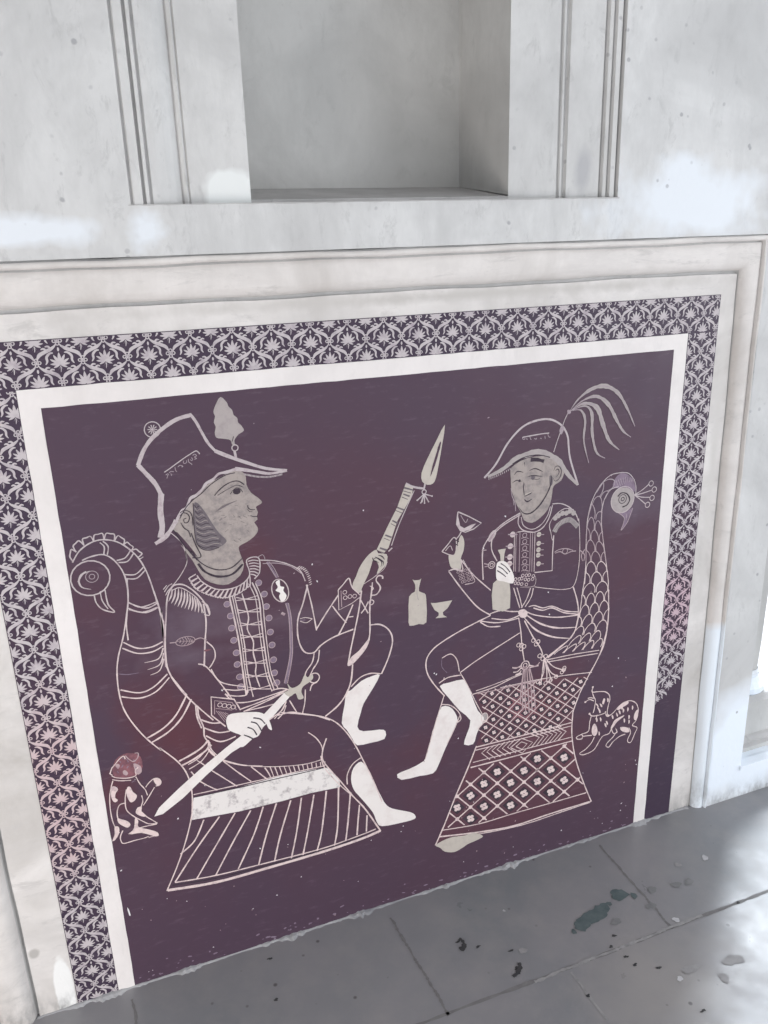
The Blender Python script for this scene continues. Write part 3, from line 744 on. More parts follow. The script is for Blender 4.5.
S(m, 5, 'T 520,345 522,365 545,380 575,378', D_, 4); S(m, 3, 'T 515,375 535,395 560,390', D_, 4, taper=tp); S(m, 5, 'T 560,433 592,432', D_, 4); S(m, 3, 'T 540,425 560,433', D_, 4)
Fl(m, 'T 112,325 150,345 200,410 250,490 300,560 358,620 300,668 220,690 150,670 118,600 108,500 102,400', 'beard', 3)
random.seed(3)
for k in range(15):
    y = 345 + 22*k; x0 = 112 + k*1.5; x1 = 150 + (y-345)*.62
    if y > 620: x1 = 340 - (y-620)*1.5; x0 = 140
    S(m, 4, 'T %f,%f %f,%f %f,%f %f,%f' % (x0, y, x0+(x1-x0)*.35, y+22, x0+(x1-x0)*.7, y+8, x1-4, y+14), 'skin_grey' if k % 2 else 'dark', 4)
S(m, 4, 'T 100,330 104,420 112,560 130,640 170,682 230,692 300,668', D_, 4.2)
for q in ('T 0,430 20,405 55,412 72,440 60,475 35,480 28,455 48,445', 'T 5,480 30,520 65,545 80,590', 'T 0,405 30,385 70,395 92,430 98,500'): S(m, 5, q, D_, 4.4)
S(m, 6, 'T 85,560 120,650 160,740 B 180,75', D_, 4); S(m, 4, 'A 228,640 262,690 300,735 330,768', D_, 4)
S(m, 7, 'B 205,100 235,135 290,155 350,145 395,102', D_, 4); S(m, 3.5, 'B 175,45 215,95 280,125 345,118 395,75', D_, 4)
for k in range(26):
    a, b = random.uniform(250, 520), random.uniform(330, 640); S(m, 2.5, 'T %f,%f %f,%f' % (a, b, a+random.uniform(10, 30), b+random.uniform(-18, 18)), 'beard', 4.1, sm=False)
for k in range(10):
    S(m, 2.5, 'T %f,%f %f,%f' % (270+k*12, 400-k*7, 330+k*12, 345-k*4), 'beard', 4.1, sm=False)
S(m, 3.5, 'A 215,650 250,680 272,710 285,768 B 150,45 157,95 130,150 100,190')
part(m, 'head', man, 'grey bearded head in profile facing right')
m = MB()
S(m, 5, 'B 200,150 225,180 280,208 340,208 395,185 425,145 412,85 462,75 467,135 445,165')
loops(m, 5, 'B 195,145 225,182 280,210 345,208 395,187 425,150', 'B 165,160 195,205 250,232 315,245 375,228 430,190', 15); rungs(m, 4.5, 'B 418,90 425,120 428,145', 'B 462,88 466,120 455,155', 6, bulge=.1)
part(m, 'collar', man)
m = MB()
S(m, 6.5, 'B 338,240 358,330 378,430 393,540 410,660'); S(m, 4, 'B 350,235 370,330 390,430 403,540 418,650'); S(m, 5, 'B 360,238 380,330 402,440 415,560 440,668')
S(m, 4, 'B 420,185 450,250 462,350 478,470 495,570 520,645'); S(m, 6, 'B 435,180 464,250 475,350 490,470 507,570 530,640'); S(m, 4, 'B 450,185 478,255 488,350 502,470 518,570 545,630')
S(m, 5.5, 'B 392,228 408,280 420,330 415,380 440,430 440,480 452,530 450,570 468,625')
for k, y in enumerate((250, 303, 358, 410, 468, 522, 578, 632)):
    x0, x1 = 366+(y-240)*.125, 458+(y-240)*.145; xm = (x0+x1)/2
    S(m, 4, 'B %f,%f %f,%f %f,%f' % (x0, y+8, xm, y, x1, y-14)); S(m, 4, 'B %f,%f %f,%f %f,%f' % (x0, y-6, xm, y+2, x1, y+2))
for q in ('328,273', '343,323', '348,375', '357,427', '368,480', '372,530', '382,583', '386,625', '463,182', '487,230', '496,283', '507,332', '513,392', '520,447', '526,510', '530,566', '540,608'):
    ring(m, 'B ' + q, 13, 3, 'thin_line', fill='faint', n=12)
part(m, 'buttoned_front', man, 'coat front with braid and two rows of round buttons')
m = MB()
S(m, 6, 'E 462,60 480,25 520,18 560,38 600,75 625,110 638,145'); S(m, 4, 'E 475,45 510,32 550,50 590,85 612,140')
rungs(m, 7, 'E 478,38 505,35 540,48 570,70 592,88', 'E 462,92 500,115 540,125 580,138 605,142', 11, bulge=.08, taper=tp)
for q in ('E 445,50 462,25 478,15', 'E 450,65 465,40 490,20', 'E 440,40 455,22'): S(m, 4, q)
S(m, 5, 'E 605,90 630,110 638,148 615,146')
part(m, 'epaulette', man, 'fringed epaulette on the near shoulder')
m = MB()
rungs(m, 3.5, 'D 112,122 140,128 158,155 168,190', 'D 128,110 152,120 170,150 178,185', 12, 'line')
part(m, 'epaulette', man, 'small fringe on the far shoulder')
m = MB()
S(m, 8, 'B 500,92 520,125 542,160', 'faint', 2.6); S(m, 3, 'B 496,95 518,128 538,160', 'thin_line'); S(m, 3, 'B 508,92 530,122 548,158', 'thin_line')
ring(m, 'B 555,215', 33, 4.5, ry=52, rot=.25); Fl(m, 'B 535,180 552,170 555,195 572,200 568,215 582,235 575,255 560,262 550,240 555,225 535,215 545,200', 'white', 3)
S(m, 10, 'B 582,268 595,330 600,420 600,500 578,612', 'faint', 2.6); S(m, 3, 'B 578,270 592,330 596,420 595,500 572,610', 'thin_line'); S(m, 3, 'B 590,268 602,330 607,420 606,500 586,610', 'thin_line')
S(m, 12, 'B 560,310 575,318', 'thin_line'); S(m, 3, 'B 455,75 480,62 490,80', 'thin_line')
part(m, 'medallion_strap', man, 'oval medallion on a cord across the chest')
m = MB()
Fl(m, 'G 260,155 360,165 388,215 330,250 320,280 262,232', 'purple', 3.4, sm=False)
S(m, 5, 'G 322,282 262,235 260,156 358,166 386,212', lv=4, sm=False); S(m, 3, 'G 275,230 275,172 350,180 368,212', 'thin_line', 4, sm=False)
for k in range(4): ring(m, 'G %f,%f' % (298+k*19, 190+k*3), 9, 2.5, 'line', 4)
for k in range(5): S(m, 2.5, 'G %f,%f %f,%f' % (282+k*9, 215+k*2, 318+k*4, 262-k*8), 'thin_line', 4, sm=False)
S(m, 2.5, 'G 280,205 350,212', 'thin_line', 4)
part(m, 'cuff', man, 'patterned cuff at the sword hand')
m = MB()
Fl(m, 'D 290,212 335,162 350,205 385,238 350,268 292,298', 'purple', 3.4, sm=False)
S(m, 5, 'D 290,212 310,190 335,162 345,190 352,205', lv=4); S(m, 4, 'D 352,205 388,238 350,268 293,298 290,212', lv=4, sm=False); S(m, 3, 'D 302,215 305,285', 'thin_line', 4, sm=False)
for q in ('D 320,245', 'D 318,222', 'D 340,240', 'D 360,238', 'D 333,262', 'D 322,205'): ring(m, q, 8, 2.5, 'line', 4)
part(m, 'cuff', man, 'patterned cuff at the gun hand')
m = MB()
Fl(m, 'Z 30,760 45,650 90,560 130,450 185,350 260,250 330,185 405,145 430,200 560,215 570,300 545,380 480,460 410,520 415,460 440,430 430,370 400,330 350,310 330,370 290,500 235,620 180,740 160,800 60,830', 'bone', 3, n=2)
Fl(m, 'Z 340,400 400,345 430,380 435,430 400,540 230,660 290,520', 'purple', 3.2, sm=False)
for q in ('Z 345,300 400,270 450,300 485,340 470,420', 'Z 380,255 440,285 480,310 510,340 500,400', 'Z 340,265 360,310 400,325 440,350', 'Z 430,230 490,250 530,300'): S(m, 13, q, D_, 4, taper=tp)
S(m, 9, 'Z 215,670 280,625 350,580 430,515 520,440 570,330', lv=3.6)
part(m, 'hand', man, 'pale hand raised on the gun')
m = MB()
Fl(m, 'G 325,250 345,228 430,220 478,225 505,250 520,295 505,290 490,262 478,292 462,322 440,332 425,345 398,368 384,364 395,325 340,300 327,275', 'white', 5.4)
for q in ('G 430,262 455,270 475,300', 'G 415,285 440,295 455,318', 'G 440,245 470,250 490,270', 'G 400,318 420,325 440,335'): S(m, 4, q, D_, 6)
part(m, 'hand', man, 'white hand gripping the sword')
m = MB()
S(m, 6, 'G 545,235 600,222 660,230 715,238 768,255'); S(m, 5, 'H 90,95 180,102 260,112 320,135 370,182 410,242 440,300 480,380 520,475', n=6)
S(m, 5, 'D 290,405 355,380'); S(m, 6, 'D 425,362 470,360 508,385 522,430 505,500 475,570'); S(m, 6.5, 'D 352,530 345,600 325,655 290,705 235,752')
S(m, 4, 'H 205,180 240,205 265,245 262,290'); S(m, 5, 'H 283,205 270,245 265,290 290,330 340,385 395,450 450,510 513,600'); S(m, 4.5, 'H 430,288 395,315 372,360 372,402')
S(m, 5, 'D 345,625 385,585 430,568 472,570'); S(m, 5, 'G 310,425 345,438 400,448 480,452')
part(m, 'breeches', man, 'dark knee breeches')
m = MB()
Fl(m, 'H 432,305 462,345 492,405 515,450 535,485 565,505 640,520 662,535 657,550 600,566 520,580 497,560 480,520 430,460 400,425 388,380 398,332', 'white', 2.4)
part(m, 'stocking', man, 'white stocking on the near foot')
m = MB()
Fl(m, 'D 345,640 390,600 440,578 468,575 440,630 400,695 H 430,95 415,155 440,175 510,168 535,175 530,208 470,225 415,235 395,210 370,170 348,140 D 318,700 325,650', 'white', 2.4, n=2)
part(m, 'stocking', man, 'white stocking on the far foot')
# sword
m = MB()
Fl(m, 'G 18,666 38,628 120,548 220,458 320,375 400,312 480,235 575,135 598,152 515,250 425,345 345,395 240,490 140,588 55,655', 'white', 5, sm=False)
S(m, 5, 'G 398,218 480,182 570,138', lv=5); S(m, 5, 'G 580,175 560,215 500,258', lv=5)
Fl(m, 'G 585,98 605,118 640,100 658,62 672,72 690,58 695,75 680,92 652,112 645,135 655,160 632,166 620,140 595,155 572,138 592,125', 'bone', 5.2); ring(m, 'G 700,75', 21, 5, lv=5); S(m, 5, 'G 712,92 690,105 682,130', lv=5)
part(m, 'sword', label='white sword held across the knees')
# musket
m = MB()
Fl(m, 'C 535,272 568,285 562,320 540,362 500,430 480,490 462,545 440,570 412,552 460,450 500,370', 'bone', 2.8, sm=False)
S(m, 4, 'C 572,300 540,370 505,450 475,535'); 
for a, b, c_, d in ((528, 288, 566, 298), (525, 315, 552, 325), (498, 372, 530, 384), (478, 428, 502, 440), (448, 490, 475, 500), (425, 545, 455, 555)):
    S(m, 7, 'C %d,%d %d,%d' % (a, b, c_, d), 'beard', 4, sm=False); S(m, 3, 'C %d,%d %d,%d' % (a-6, b+13, c_-8, d+13), 'beard', 4, sm=False)
S(m, 8, 'C 536,270 570,285 612,292'); S(m, 6, 'C 462,560 478,545')
S(m, 5.5, 'D 480,165 478,153 460,153 452,172 468,195 468,212 452,232 428,235'); S(m, 6, 'D 436,180 432,225 425,290 425,400 412,440'); S(m, 6, 'D 390,215 378,300 362,380 345,460 332,530')
ring(m, 'D 432,265', 10, 4); S(m, 5, 'D 382,248 400,280 418,312'); S(m, 5, 'D 418,262 405,290 388,312'); S(m, 4, 'D 425,195 440,205 432,215'); S(m, 4, 'D 355,325 335,328')
Fl(m, 'D 330,535 345,500 380,470 425,415 412,458 380,500 350,530', 'line', 2.8)
musket = part(m, 'musket', label='long gun held upright with a spear shaped bayonet')
m = MB()
Fl(m, 'C 703,18 690,110 678,180 665,245 652,270 628,276 606,262 603,225 630,160 665,90', 'bone', 2.8, n=2); S(m, 11, 'C 684,92 668,150 640,242', 'purple', 4, taper=tp)
S(m, 7, 'C 618,272 612,300'); ring(m, 'C 614,306', 9, 4)
for x, y in ((585, 342), (600, 353), (616, 354), (633, 348), (648, 324), (605, 348)): S(m, 5, 'C 614,315 %d,%d' % (x, y), sm=False); ring(m, 'C %d,%d' % (x, y), 3.5, 0, fill='line', n=8)
part(m, 'bayonet', musket, 'spear head bayonet with a small tassel')

# ---- kneeling monkey
m = MB()
LN = 'line'
Fl(m, 'S 90,300 160,250 200,150 300,110 400,120 440,200 400,330 480,430 470,560 420,620 560,700 580,800 400,860 270,880 210,850 190,700 165,560 175,400', 'purple', 1.4, sm=False)
for q in ('S 170,290 185,240 210,210 250,160 285,135 300,160', 'S 185,305 230,320 320,322 390,300 385,260 410,230', 'S 190,335 260,345 350,340', 'S 300,130 330,160 370,180 405,150 410,110 380,110', 'S 165,280 190,300', 'S 195,345 180,400 168,480 172,580 190,680 215,740 250,790',
          'S 390,310 425,370 470,420 490,470', 'S 475,400 500,365 540,330 580,325 605,350 595,380 560,390', 'S 550,400 520,450 490,500 455,555', 'S 310,420 300,500 310,590 360,640 430,680 500,712 570,710', 'S 300,535 255,550 235,590 232,640 245,690',
          'S 440,470 450,520 430,580', 'S 440,610 480,650 530,680 575,708', 'S 400,755 470,735 570,715', 'S 280,770 260,820 265,860 290,880 380,855 460,835 500,820', 'S 190,860 225,830 245,790', 'S 330,800 400,760 520,770 580,800 500,830'):
    S(m, 8, q, 'thin_line' if '130' in q[:9] else LN)
for q in ('S 185,400 215,395 240,420 220,450 215,490 238,510 215,530 190,510 178,460', 'S 320,400 345,400 365,440 400,470 385,510 350,530 325,500 310,450', 'S 235,665 270,675 320,690 345,720 320,745 270,725 240,700', 'S 405,575 440,570 440,610 470,650 430,645 390,620', 'S 385,660 412,690 415,740 520,765 585,800 560,820 440,790 340,802 375,750', 'S 210,740 245,740 248,790 215,850 192,855 210,800', 'S 540,335 590,325 606,355 575,388'):
    Fl(m, q, 'line', 3)
for q in ('S 280,265 300,255 325,280 310,300 285,290', 'S 215,215 235,200 255,215 240,245', 'S 370,200 430,220 440,270 400,290'): Fl(m, q, 'thin_line', 2.8)
for k in range(14):
    a, b = random.uniform(200, 420), random.uniform(110, 400); S(m, 7, 'S %f,%f %f,%f' % (a, b, a+random.uniform(-30, 30), b+random.uniform(-30, 30)), 'faint', 3, sm=False)
Fl(m, 'S 215,170 320,110 430,140 440,260 330,330 200,300', 'redwash', 2)
part(m, 'monkey', label='small crouching monkey at lower left')

# ---- peacock seat, right
m = MB()
PO = 'L 510,122 440,138 380,200 335,290 312,400 306,520 305,620 296,720 M 395,150 385,230 370,300'
S(m, 4.5, PO); S(m, 4.5, 'L 485,200 440,218 405,275 390,370 398,480 415,610 428,720 M 518,140 521,230 515,320 500,400 478,455')
S(m, 5, 'M 370,290 358,340 325,385 275,430 228,470')
PAi = 'L 490,190 435,215 402,280 390,375 398,480 415,600 430,740 M 519,150 521,230 514,320 500,390 472,430'
PAo = 'L 470,130 400,170 340,285 312,400 306,520 305,640 296,750 M 394,150 385,230 370,300 330,385 240,465'
A_, sc_ = pts(PAo); B_, _ = pts(PAi); A_ = catmull(A_); B_ = catmull(B_)
rows = 17; y_ = 0.0
tt = [0.02 + .96*(k/rows)**1.0 for k in range(rows+1)]
for k in range(rows):
    t0 = tt[k+1]; a, b = along(A_, t0), along(B_, t0); a2, b2 = along(A_, max(0, t0-.075)), along(B_, max(0, t0-.075))
    wdt = math.hypot(b[0]-a[0], b[1]-a[1]); nc = max(1, round(wdt/.0285)); off = .5 if k % 2 else 0.0
    for c0 in range(-1, nc+1):
        u0, u1 = (c0+off)/nc, (c0+1+off)/nc
        if u1 < .15 or u0 > .85: continue
        def pt(u, h):
            u = min(1, max(0, u)); x = a[0]+(b[0]-a[0])*u; z = a[1]+(b[1]-a[1])*u; X_ = a2[0]+(b2[0]-a2[0])*u; Z_ = a2[1]+(b2[1]-a2[1])*u
            return (x+(X_-x)*h, z+(Z_-z)*h)
        e_ = (u1-u0)*.06
        ribbon(m, catmull([pt(u0+e_, 0), pt(u0+e_, .34), pt(u0+(u1-u0)*.24, .64), pt((u0+u1)/2, .76), pt(u0+(u1-u0)*.76, .64), pt(u1-e_, .34), pt(u1-e_, 0)], n=4), 4.6*sc_, 'line' if k > 7 else 'thin_line', 3)
throne2 = part(m, 'peacock_throne', label='scaled peacock seat behind the right man')
m = MB()
Fl(m, 'L 455,205 470,150 510,125 560,155 578,215 565,228 530,205', 'faint', 2); S(m, 4, 'L 505,122 540,128 568,160 580,205 576,250')
for k in range(9): S(m, 3, 'L %f,%f %f,%f' % (485+k*10, 195-k*4+abs(k-4)*2, 470+k*13, 150-k*1+abs(k-4)*4), 'thin_line', sm=False)
ring(m, 'L 507,272', 66, 4, fill='plume_grey', flv=2.6, n=28); ring(m, 'L 507,268', 9, 4, 'dark', 4); ring(m, 'L 506,268', 22, 3.5, 'dark', 4)
S(m, 5, 'L 480,255 500,235 530,240 545,270 530,300 505,312', D_, 4)
for x, y in ((663, 183), (680, 216), (668, 262), (643, 300)):
    S(m, 4.5, 'L 570,245 610,%f %d,%d' % ((245+y)/2+4 if y > 245 else (245+y)/2+8, x-10, y+ (2 if y < 245 else -3))); ring(m, 'L %d,%d' % (x, y), 13, 4)
Fl(m, 'L 485,345 515,368 512,400 498,440 535,395 565,318 540,330', 'faint', 2); S(m, 4, 'L 485,345 515,370 510,405 498,440 530,400 550,350 562,318', 'thin_line'); S(m, 3, 'L 525,385 530,350', 'thin_line')
part(m, 'peacock_head', throne2)

m = MB()
outline = 'N 240,235 200,340 140,480 68,658 M 0,700'
R1 = 'M 475,432 455,500 420,560 380,640 352,720 N 650,110 647,190 662,290 700,400 730,472'
Fl(m, 'K 320,570 520,525 M 100,595 205,572 430,552 385,630 355,710 N 648,120 647,190 662,290 700,400 728,470 560,530 400,580 250,612 68,655 150,460 240,235 278,130', 'crimson', 1.4, sm=False)
S(m, 5.5, 'N 240,238 200,340 150,455 105,570 65,662'); S(m, 5.5, 'M 521,230 512,330 478,450 420,562 382,638 352,720 N 650,110 647,190 662,290 695,390 730,475')
def lat(region, fr, org, a, b, wl, fs, rng=12):
    RG, _ = pts(fr + ' ' + region)
    f0 = FR[fr]
    reg = [tuple(map(float, q.split(','))) for q in region.split()]
    def inside(x, y):
        c_ = False
        for i in range(len(reg)):
            (x1, y1), (x2, y2) = reg[i-1], reg[i]
            if (y1 > y) != (y2 > y) and x < (x2-x1)*(y-y1)/(y2-y1)+x1: c_ = not c_
        return c_
    def line(p, d, mat, w_):
        run = []
        for k in range(-260, 261):
            x, y = p[0]+d[0]*k/20, p[1]+d[1]*k/20
            if inside(x, y): run.append('%f,%f' % (x, y))
            elif run:
                if len(run) > 3: S(m, w_, fr+' '+run[0]+' '+run[len(run)//2]+' '+run[-1], mat)
                run = []
    for k in range(-rng, rng):
        line((org[0]+(k+.5)*b[0], org[1]+(k+.5)*b[1]), a, 'line', wl); line((org[0]+(k+.5)*a[0], org[1]+(k+.5)*a[1]), b, 'line', wl)
    for i in range(-rng, rng):
        for j in range(-rng, rng):
            x, y = org[0]+a[0]*i+b[0]*j, org[1]+a[1]*i+b[1]*j
            if inside(x, y) and all(inside(x+dx, y+dy) for dx, dy in ((fs, 0), (-fs, 0), (0, fs), (0, -fs))):
                ra = random.uniform(-.2, .2)
                q = .30
                Fl(m, fr+' '+' '.join('%f,%f' % (x+a[0]*u_+b[0]*v_, y+a[1]*u_+b[1]*v_) for u_, v_ in ((q, q), (q, -q), (-q, -q), (-q, q))), 'dark', 2, sm=False)
                for k in range(4):
                    an = ra + math.pi/4*0 + k*math.pi/2 + .4; cx, cy = x+fs*.55*math.cos(an), y+fs*.55*math.sin(an)
                    ring(m, '%s %f,%f' % (fr, cx, cy), fs*.45, 0, fill='line', flv=3, n=8)
            nx, ny = x+(a[0]+b[0])/2, y+(a[1]+b[1])/2
            if fs > 14 and inside(nx, ny): ring(m, '%s %f,%f' % (fr, nx, ny), 8, 0, fill='line', flv=3.2, n=8)
lat('215,340 430,280 645,222 662,300 703,428 560,478 400,520 250,565 98,590 150,465', 'N', (443, 343), (57, 46), (57, -51), 5, 17)
lat('60,592 200,578 430,558 385,630 355,715 345,768 300,800 160,830 -10,870 -85,885 -110,800 -60,745 -95,690 -115,640', 'M', (232, 615), (40, 23), (37, -39), 4, 10, rng=14)
S(m, 5, 'N 238,243 440,192 645,138'); S(m, 3.5, 'N 236,256 440,205 645,152'); S(m, 3.5, 'N 225,308 430,255 645,200'); S(m, 5, 'N 215,330 430,274 648,216')
for k in range(7):
    x = 262 + k*22
    if k < 6: S(m, 4, 'N %f,%f %f,%f %f,%f' % (x+32, 240-k*6, x, 268-k*5, x+36, 296-k*6), sm=False)
for k in range(7):
    x = 500 + k*19; S(m, 4, 'N %f,%f %f,%f %f,%f' % (x-28, 184-(x-480)*.25+6, x+8, 205-(x-480)*.22, x-26, 250-(x-480)*.27), sm=False)
S(m, 4, 'N 385,245 432,205 480,222 435,268 385,245', sm=False); S(m, 3.5, 'N 408,240 432,220 456,228 434,252 408,240', sm=False)
S(m, 4, 'N 95,597 250,570 400,525 560,480 708,437'); S(m, 6, 'N 80,625 250,605 400,578 560,525 730,473'); S(m, 4, 'N 140,628 300,604 450,570 600,520 725,478')
S(m, 4, 'M 225,478 300,462 360,450 475,432'); S(m, 4, 'M 215,490 300,476 370,463 470,447'); S(m, 4, 'M 0,612 100,590 200,570 330,550 440,538'); S(m, 4, 'K 310,572 400,542 460,512 520,485', ); S(m, 4, 'M 60,515 160,510 190,490', 'thin_line')
S(m, 3.5, 'K 330,570 400,556 520,528 600,512', 'thin_line')
Fl(m, 'M 75,640 110,600 160,640 175,700 150,768 60,768 40,700', 'redwash', 2.2)
part(m, 'seat_cloth', throne2, 'crimson lattice cloth with four petalled flowers')
m = MB()
Fl(m, 'N 66,662 95,642 140,625 180,622 230,608 268,622 240,640 205,655 180,672 145,690 105,688 85,672', 'bone', 4, n=3)
part(m, 'chipped_patch', label='bare white chip under the right seat cloth')

# ---- right man
m = MB()
S(m, 5, 'J 385,140 330,172 280,212 240,262 223,310 226,425'); S(m, 4.5, 'J 385,147 305,198 268,240 262,295 285,345'); ring(m, 'J 264,238', 11, 3, fill='thin_line', ry=24, rot=-.6); S(m, 4, 'J 220,300 240,298', 'thin_line')
S(m, 5, 'J 527,235 522,310 520,386 445,394', sm=False); S(m, 5, 'P 680,600 686,700 J 638,300 632,380 612,450 570,466 500,462 445,455'); S(m, 5, 'P 462,690 478,768 J 527,240')
S(m, 5, 'J 80,390 135,465 200,540 258,576'); S(m, 4.5, 'J 130,338 185,405 258,470')
S(m, 5, 'J 610,455 626,510 632,560 625,620 600,672 545,718 495,758')
for q in ('J 255,570 300,556 340,560 380,560', 'J 262,590 330,595 385,575', 'J 210,600 290,608 380,588', 'J 213,605 250,625 300,623', 'J 400,556 450,576 540,585 632,575', 'J 440,545 480,555 520,545 570,565 632,572', 'J 420,540 445,535 480,545 520,538 575,558 632,562'): S(m, 4.5, q)
for q in ('J 410,575 470,612 540,630 628,627', 'J 402,588 450,638 520,668 602,675'): S(m, 7, q, taper=tp)
Fl(m, 'J 375,560 400,550 415,565 408,585 385,585', 'line', 3.2)
for q in ('J 356,460 368,500 382,545', 'J 370,458 382,500 392,545', 'J 428,460 410,510 388,545', 'J 440,460 430,500 405,540'): S(m, 4, q)
ring(m, 'J 262,362', 14, 3); ring(m, 'J 262,362', 7, 3); S(m, 4, 'J 230,356 248,360', 'thin_line'); S(m, 4, 'J 232,370 250,366', 'thin_line')
for q in ('J 530,308 550,296 580,292 610,300', 'J 532,312 555,305 575,315 600,305 622,302'): S(m, 3.5, q, 'thin_line')
ring(m, 'J 575,303', 11, 3, 'thin_line'); S(m, 4, 'J 640,300 658,318 655,345', 'thin_line'); S(m, 4, 'J 660,295 645,320 650,345', 'thin_line')
man2 = part(m, 'seated_man', label='right seated man facing forward with cup and bottle')
m = MB()
Fl(m, 'I 65,458 110,400 160,310 220,245 280,215 340,210 390,235 415,280 425,380 458,488 420,460 390,405 340,360 290,350 230,360 180,390 130,428', 'purple', 1.5, sm=False)
S(m, 8, 'I 60,460 110,400 160,312 220,245 280,216 340,210 390,236 415,280 420,330 428,385 460,490', jit=.05)
S(m, 21, 'I 75,455 130,428 165,402 200,375 245,360 290,348 335,362 375,385 400,420 425,455 458,488', 'plume_grey', 3.2, taper=lambda t: .55+.6*math.sin(math.pi*t), jit=.1)
rungs(m, 3, 'I 80,460 130,440 170,418', 'I 80,468 130,448 170,426', 12, 'line'); S(m, 3, 'I 180,400 230,372 290,362 340,372', D_, 4)
S(m, 17, 'X 110,190 160,178 260,160 400,135 520,122', jit=.06)
for q in ('X 110,195 120,215 145,215 150,200', 'X 165,215 180,210 185,225', 'X 225,175 235,215 250,220', 'X 290,205 320,215 330,195', 'X 380,205 400,200 395,215', 'X 455,165 460,210', 'X 500,140 515,180 540,185'): S(m, 10, q, 'thin_line')
part(m, 'hat', man2, 'curved two cornered hat with a short line of writing')
m = MB()
S(m, 3.5, 'I 356,350 372,300 390,250 402,215 418,180'); Fl(m, 'I 392,232 400,250 388,275 380,258', 'thin_line', 3.4); Fl(m, 'I 414,170 428,172 428,184 416,186', 'thin_line', 3.4)
for q, w_ in (('I 422,178 460,125 515,82 575,68 630,98 670,165 702,240', 19), ('I 426,176 480,130 540,112 590,148 625,215 652,260 685,286', 17), ('I 428,174 485,142 540,160 565,230 592,300 635,340', 22), ('I 432,172 490,153 518,185 520,270 538,350 575,376', 15), ('I 436,172 472,172 490,215 484,300 505,396', 12)):
    S(m, w_, q, 'plume_grey', 3.6, taper=lambda t: max(.12, min(1, t*2.2)*(1 - t**3*.9)), n=8, jit=.14); S(m, 3, q, 'thin_line', 3.7, n=8)
part(m, 'hat_plume', man2, 'five drooping feathers on a thin stem')
m = MB()
Fl(m, 'P 155,230 175,200 225,165 280,140 400,120 470,140 540,180 570,215 568,250 545,310 500,340 480,370 470,450 440,535 380,600 320,635 260,615 238,560 205,500 185,450 162,380 158,300', 'skin_grey', 2.6, n=2)
for q, w_ in (('P 470,270 462,345 425,430 370,510 310,560 255,560 215,510', 8), ('P 310,150 360,150 412,162', 20), ('P 262,170 262,205', 14), ('P 182,268 210,240 255,248', 5), ('P 298,235 345,218 405,243', 6), ('P 168,328 205,308 240,320', 4.5), ('P 285,282 330,272 405,280', 5), ('P 330,300 365,300 385,290', 3),
              ('P 258,320 255,370 262,430', 5), ('P 262,432 290,420 322,402', 6), ('P 262,455 285,472 322,450', 8), ('P 488,235 500,205 525,200 545,230 535,285 500,315 482,290', 5), ('P 500,235 520,222 528,250 505,285', 5), ('P 155,210 200,170 280,140', 5)): S(m, w_, q, D_, 4, taper=tp if w_ < 15 else None)
ring(m, 'P 224,312', 10, 0, fill='dark', flv=4.2); ring(m, 'P 328,288', 16, 0, fill='beard', flv=4.2); S(m, 14, 'P 262,330 275,390', 'beard', 3.4, taper=tp); S(m, 5, 'P 268,418 310,400', 'bone', 4.3)
Fl(m, 'P 455,275 478,285 478,335 458,350', 'beard', 3.6)
S(m, 6, 'P 160,370 168,430 190,480 195,545', 'thin_line', 3); S(m, 4, 'P 175,440 182,500', 'thin_line', 3)
part(m, 'head', man2, 'pale three quarter face with dark brows')
m = MB()
S(m, 8, 'P 222,575 215,640 250,690 330,708 400,675 450,600 478,500'); S(m, 6, 'P 238,590 255,655 320,685 390,650 440,580 462,510')
part(m, 'collar', man2)
m = MB()
S(m, 7, 'P 478,490 540,487 600,510 650,555 678,620'); S(m, 6, 'P 462,700 455,650 480,600 530,550 580,525 640,535')
S(m, 36, 'P 492,705 520,655 570,620 620,615 672,665', 'plume_grey', 3.2, jit=.03); rungs(m, 2.5, 'P 480,690 520,635 580,600 625,598 672,645', 'P 505,725 535,672 580,640 620,635 665,685', 22, 'beard', 4)
for q in ('P 500,598', 'P 555,562', 'P 612,545', 'P 585,560', 'P 525,580', 'P 640,560'): ring(m, q, 19, 0, fill='plume_grey', flv=3.2, n=9)
part(m, 'epaulette', man2, 'fringed epaulette dotted with flowers')
m = MB()
for x in (360, 367, 383, 428, 437, 447): S(m, 3, 'J %d,222 %d,300 %d,390' % (x, x-2, x-4), 'line' if x in (360, 447) else 'thin_line')
for y in (235, 262, 290, 318, 348, 374): ring(m, 'J 403,%d' % y, 9, 3, 'thin_line'); S(m, 3, 'J 388,%d 403,%d 420,%d' % (y+14, y+10, y+14), 'thin_line')
for q in ('352,232', '342,282', '340,328', '338,357'): ring(m, 'J '+q, 12, 0, fill='line', n=12); S(m, 4, 'J %d,%d %d,%d' % (int(q[:3])-20, int(q[4:]), int(q[:3])+20, int(q[4:])), 'thin_line', sm=False)
for q in ('464,232', '463,270', '462,297', '461,320', '462,357'): ring(m, 'J '+q, 10, 0, fill='bone', n=12); S(m, 3, 'J %d,%d %d,%d' % (int(q[:3])-10, int(q[4:]), int(q[:3])+22, int(q[4:])), 'thin_line', sm=False)
S(m, 3.5, 'J 372,222 400,218 440,222', 'line')
part(m, 'buttoned_front', man2, 'narrow braided coat front with pale buttons')
m = MB()
Fl(m, 'J 352,398 400,392 440,400 450,425 440,452 395,455 350,455', 'purple', 3.2)
S(m, 3, 'J 352,400 400,393 440,402 450,425 440,452 395,455 350,455', lv=4)
for k in range(16): ring(m, 'J %f,%f' % (362+(k % 6)*15+random.uniform(-3, 3), 405+(k//6)*18+random.uniform(-4, 4)), 6, 2.5, 'line', 4, n=8)
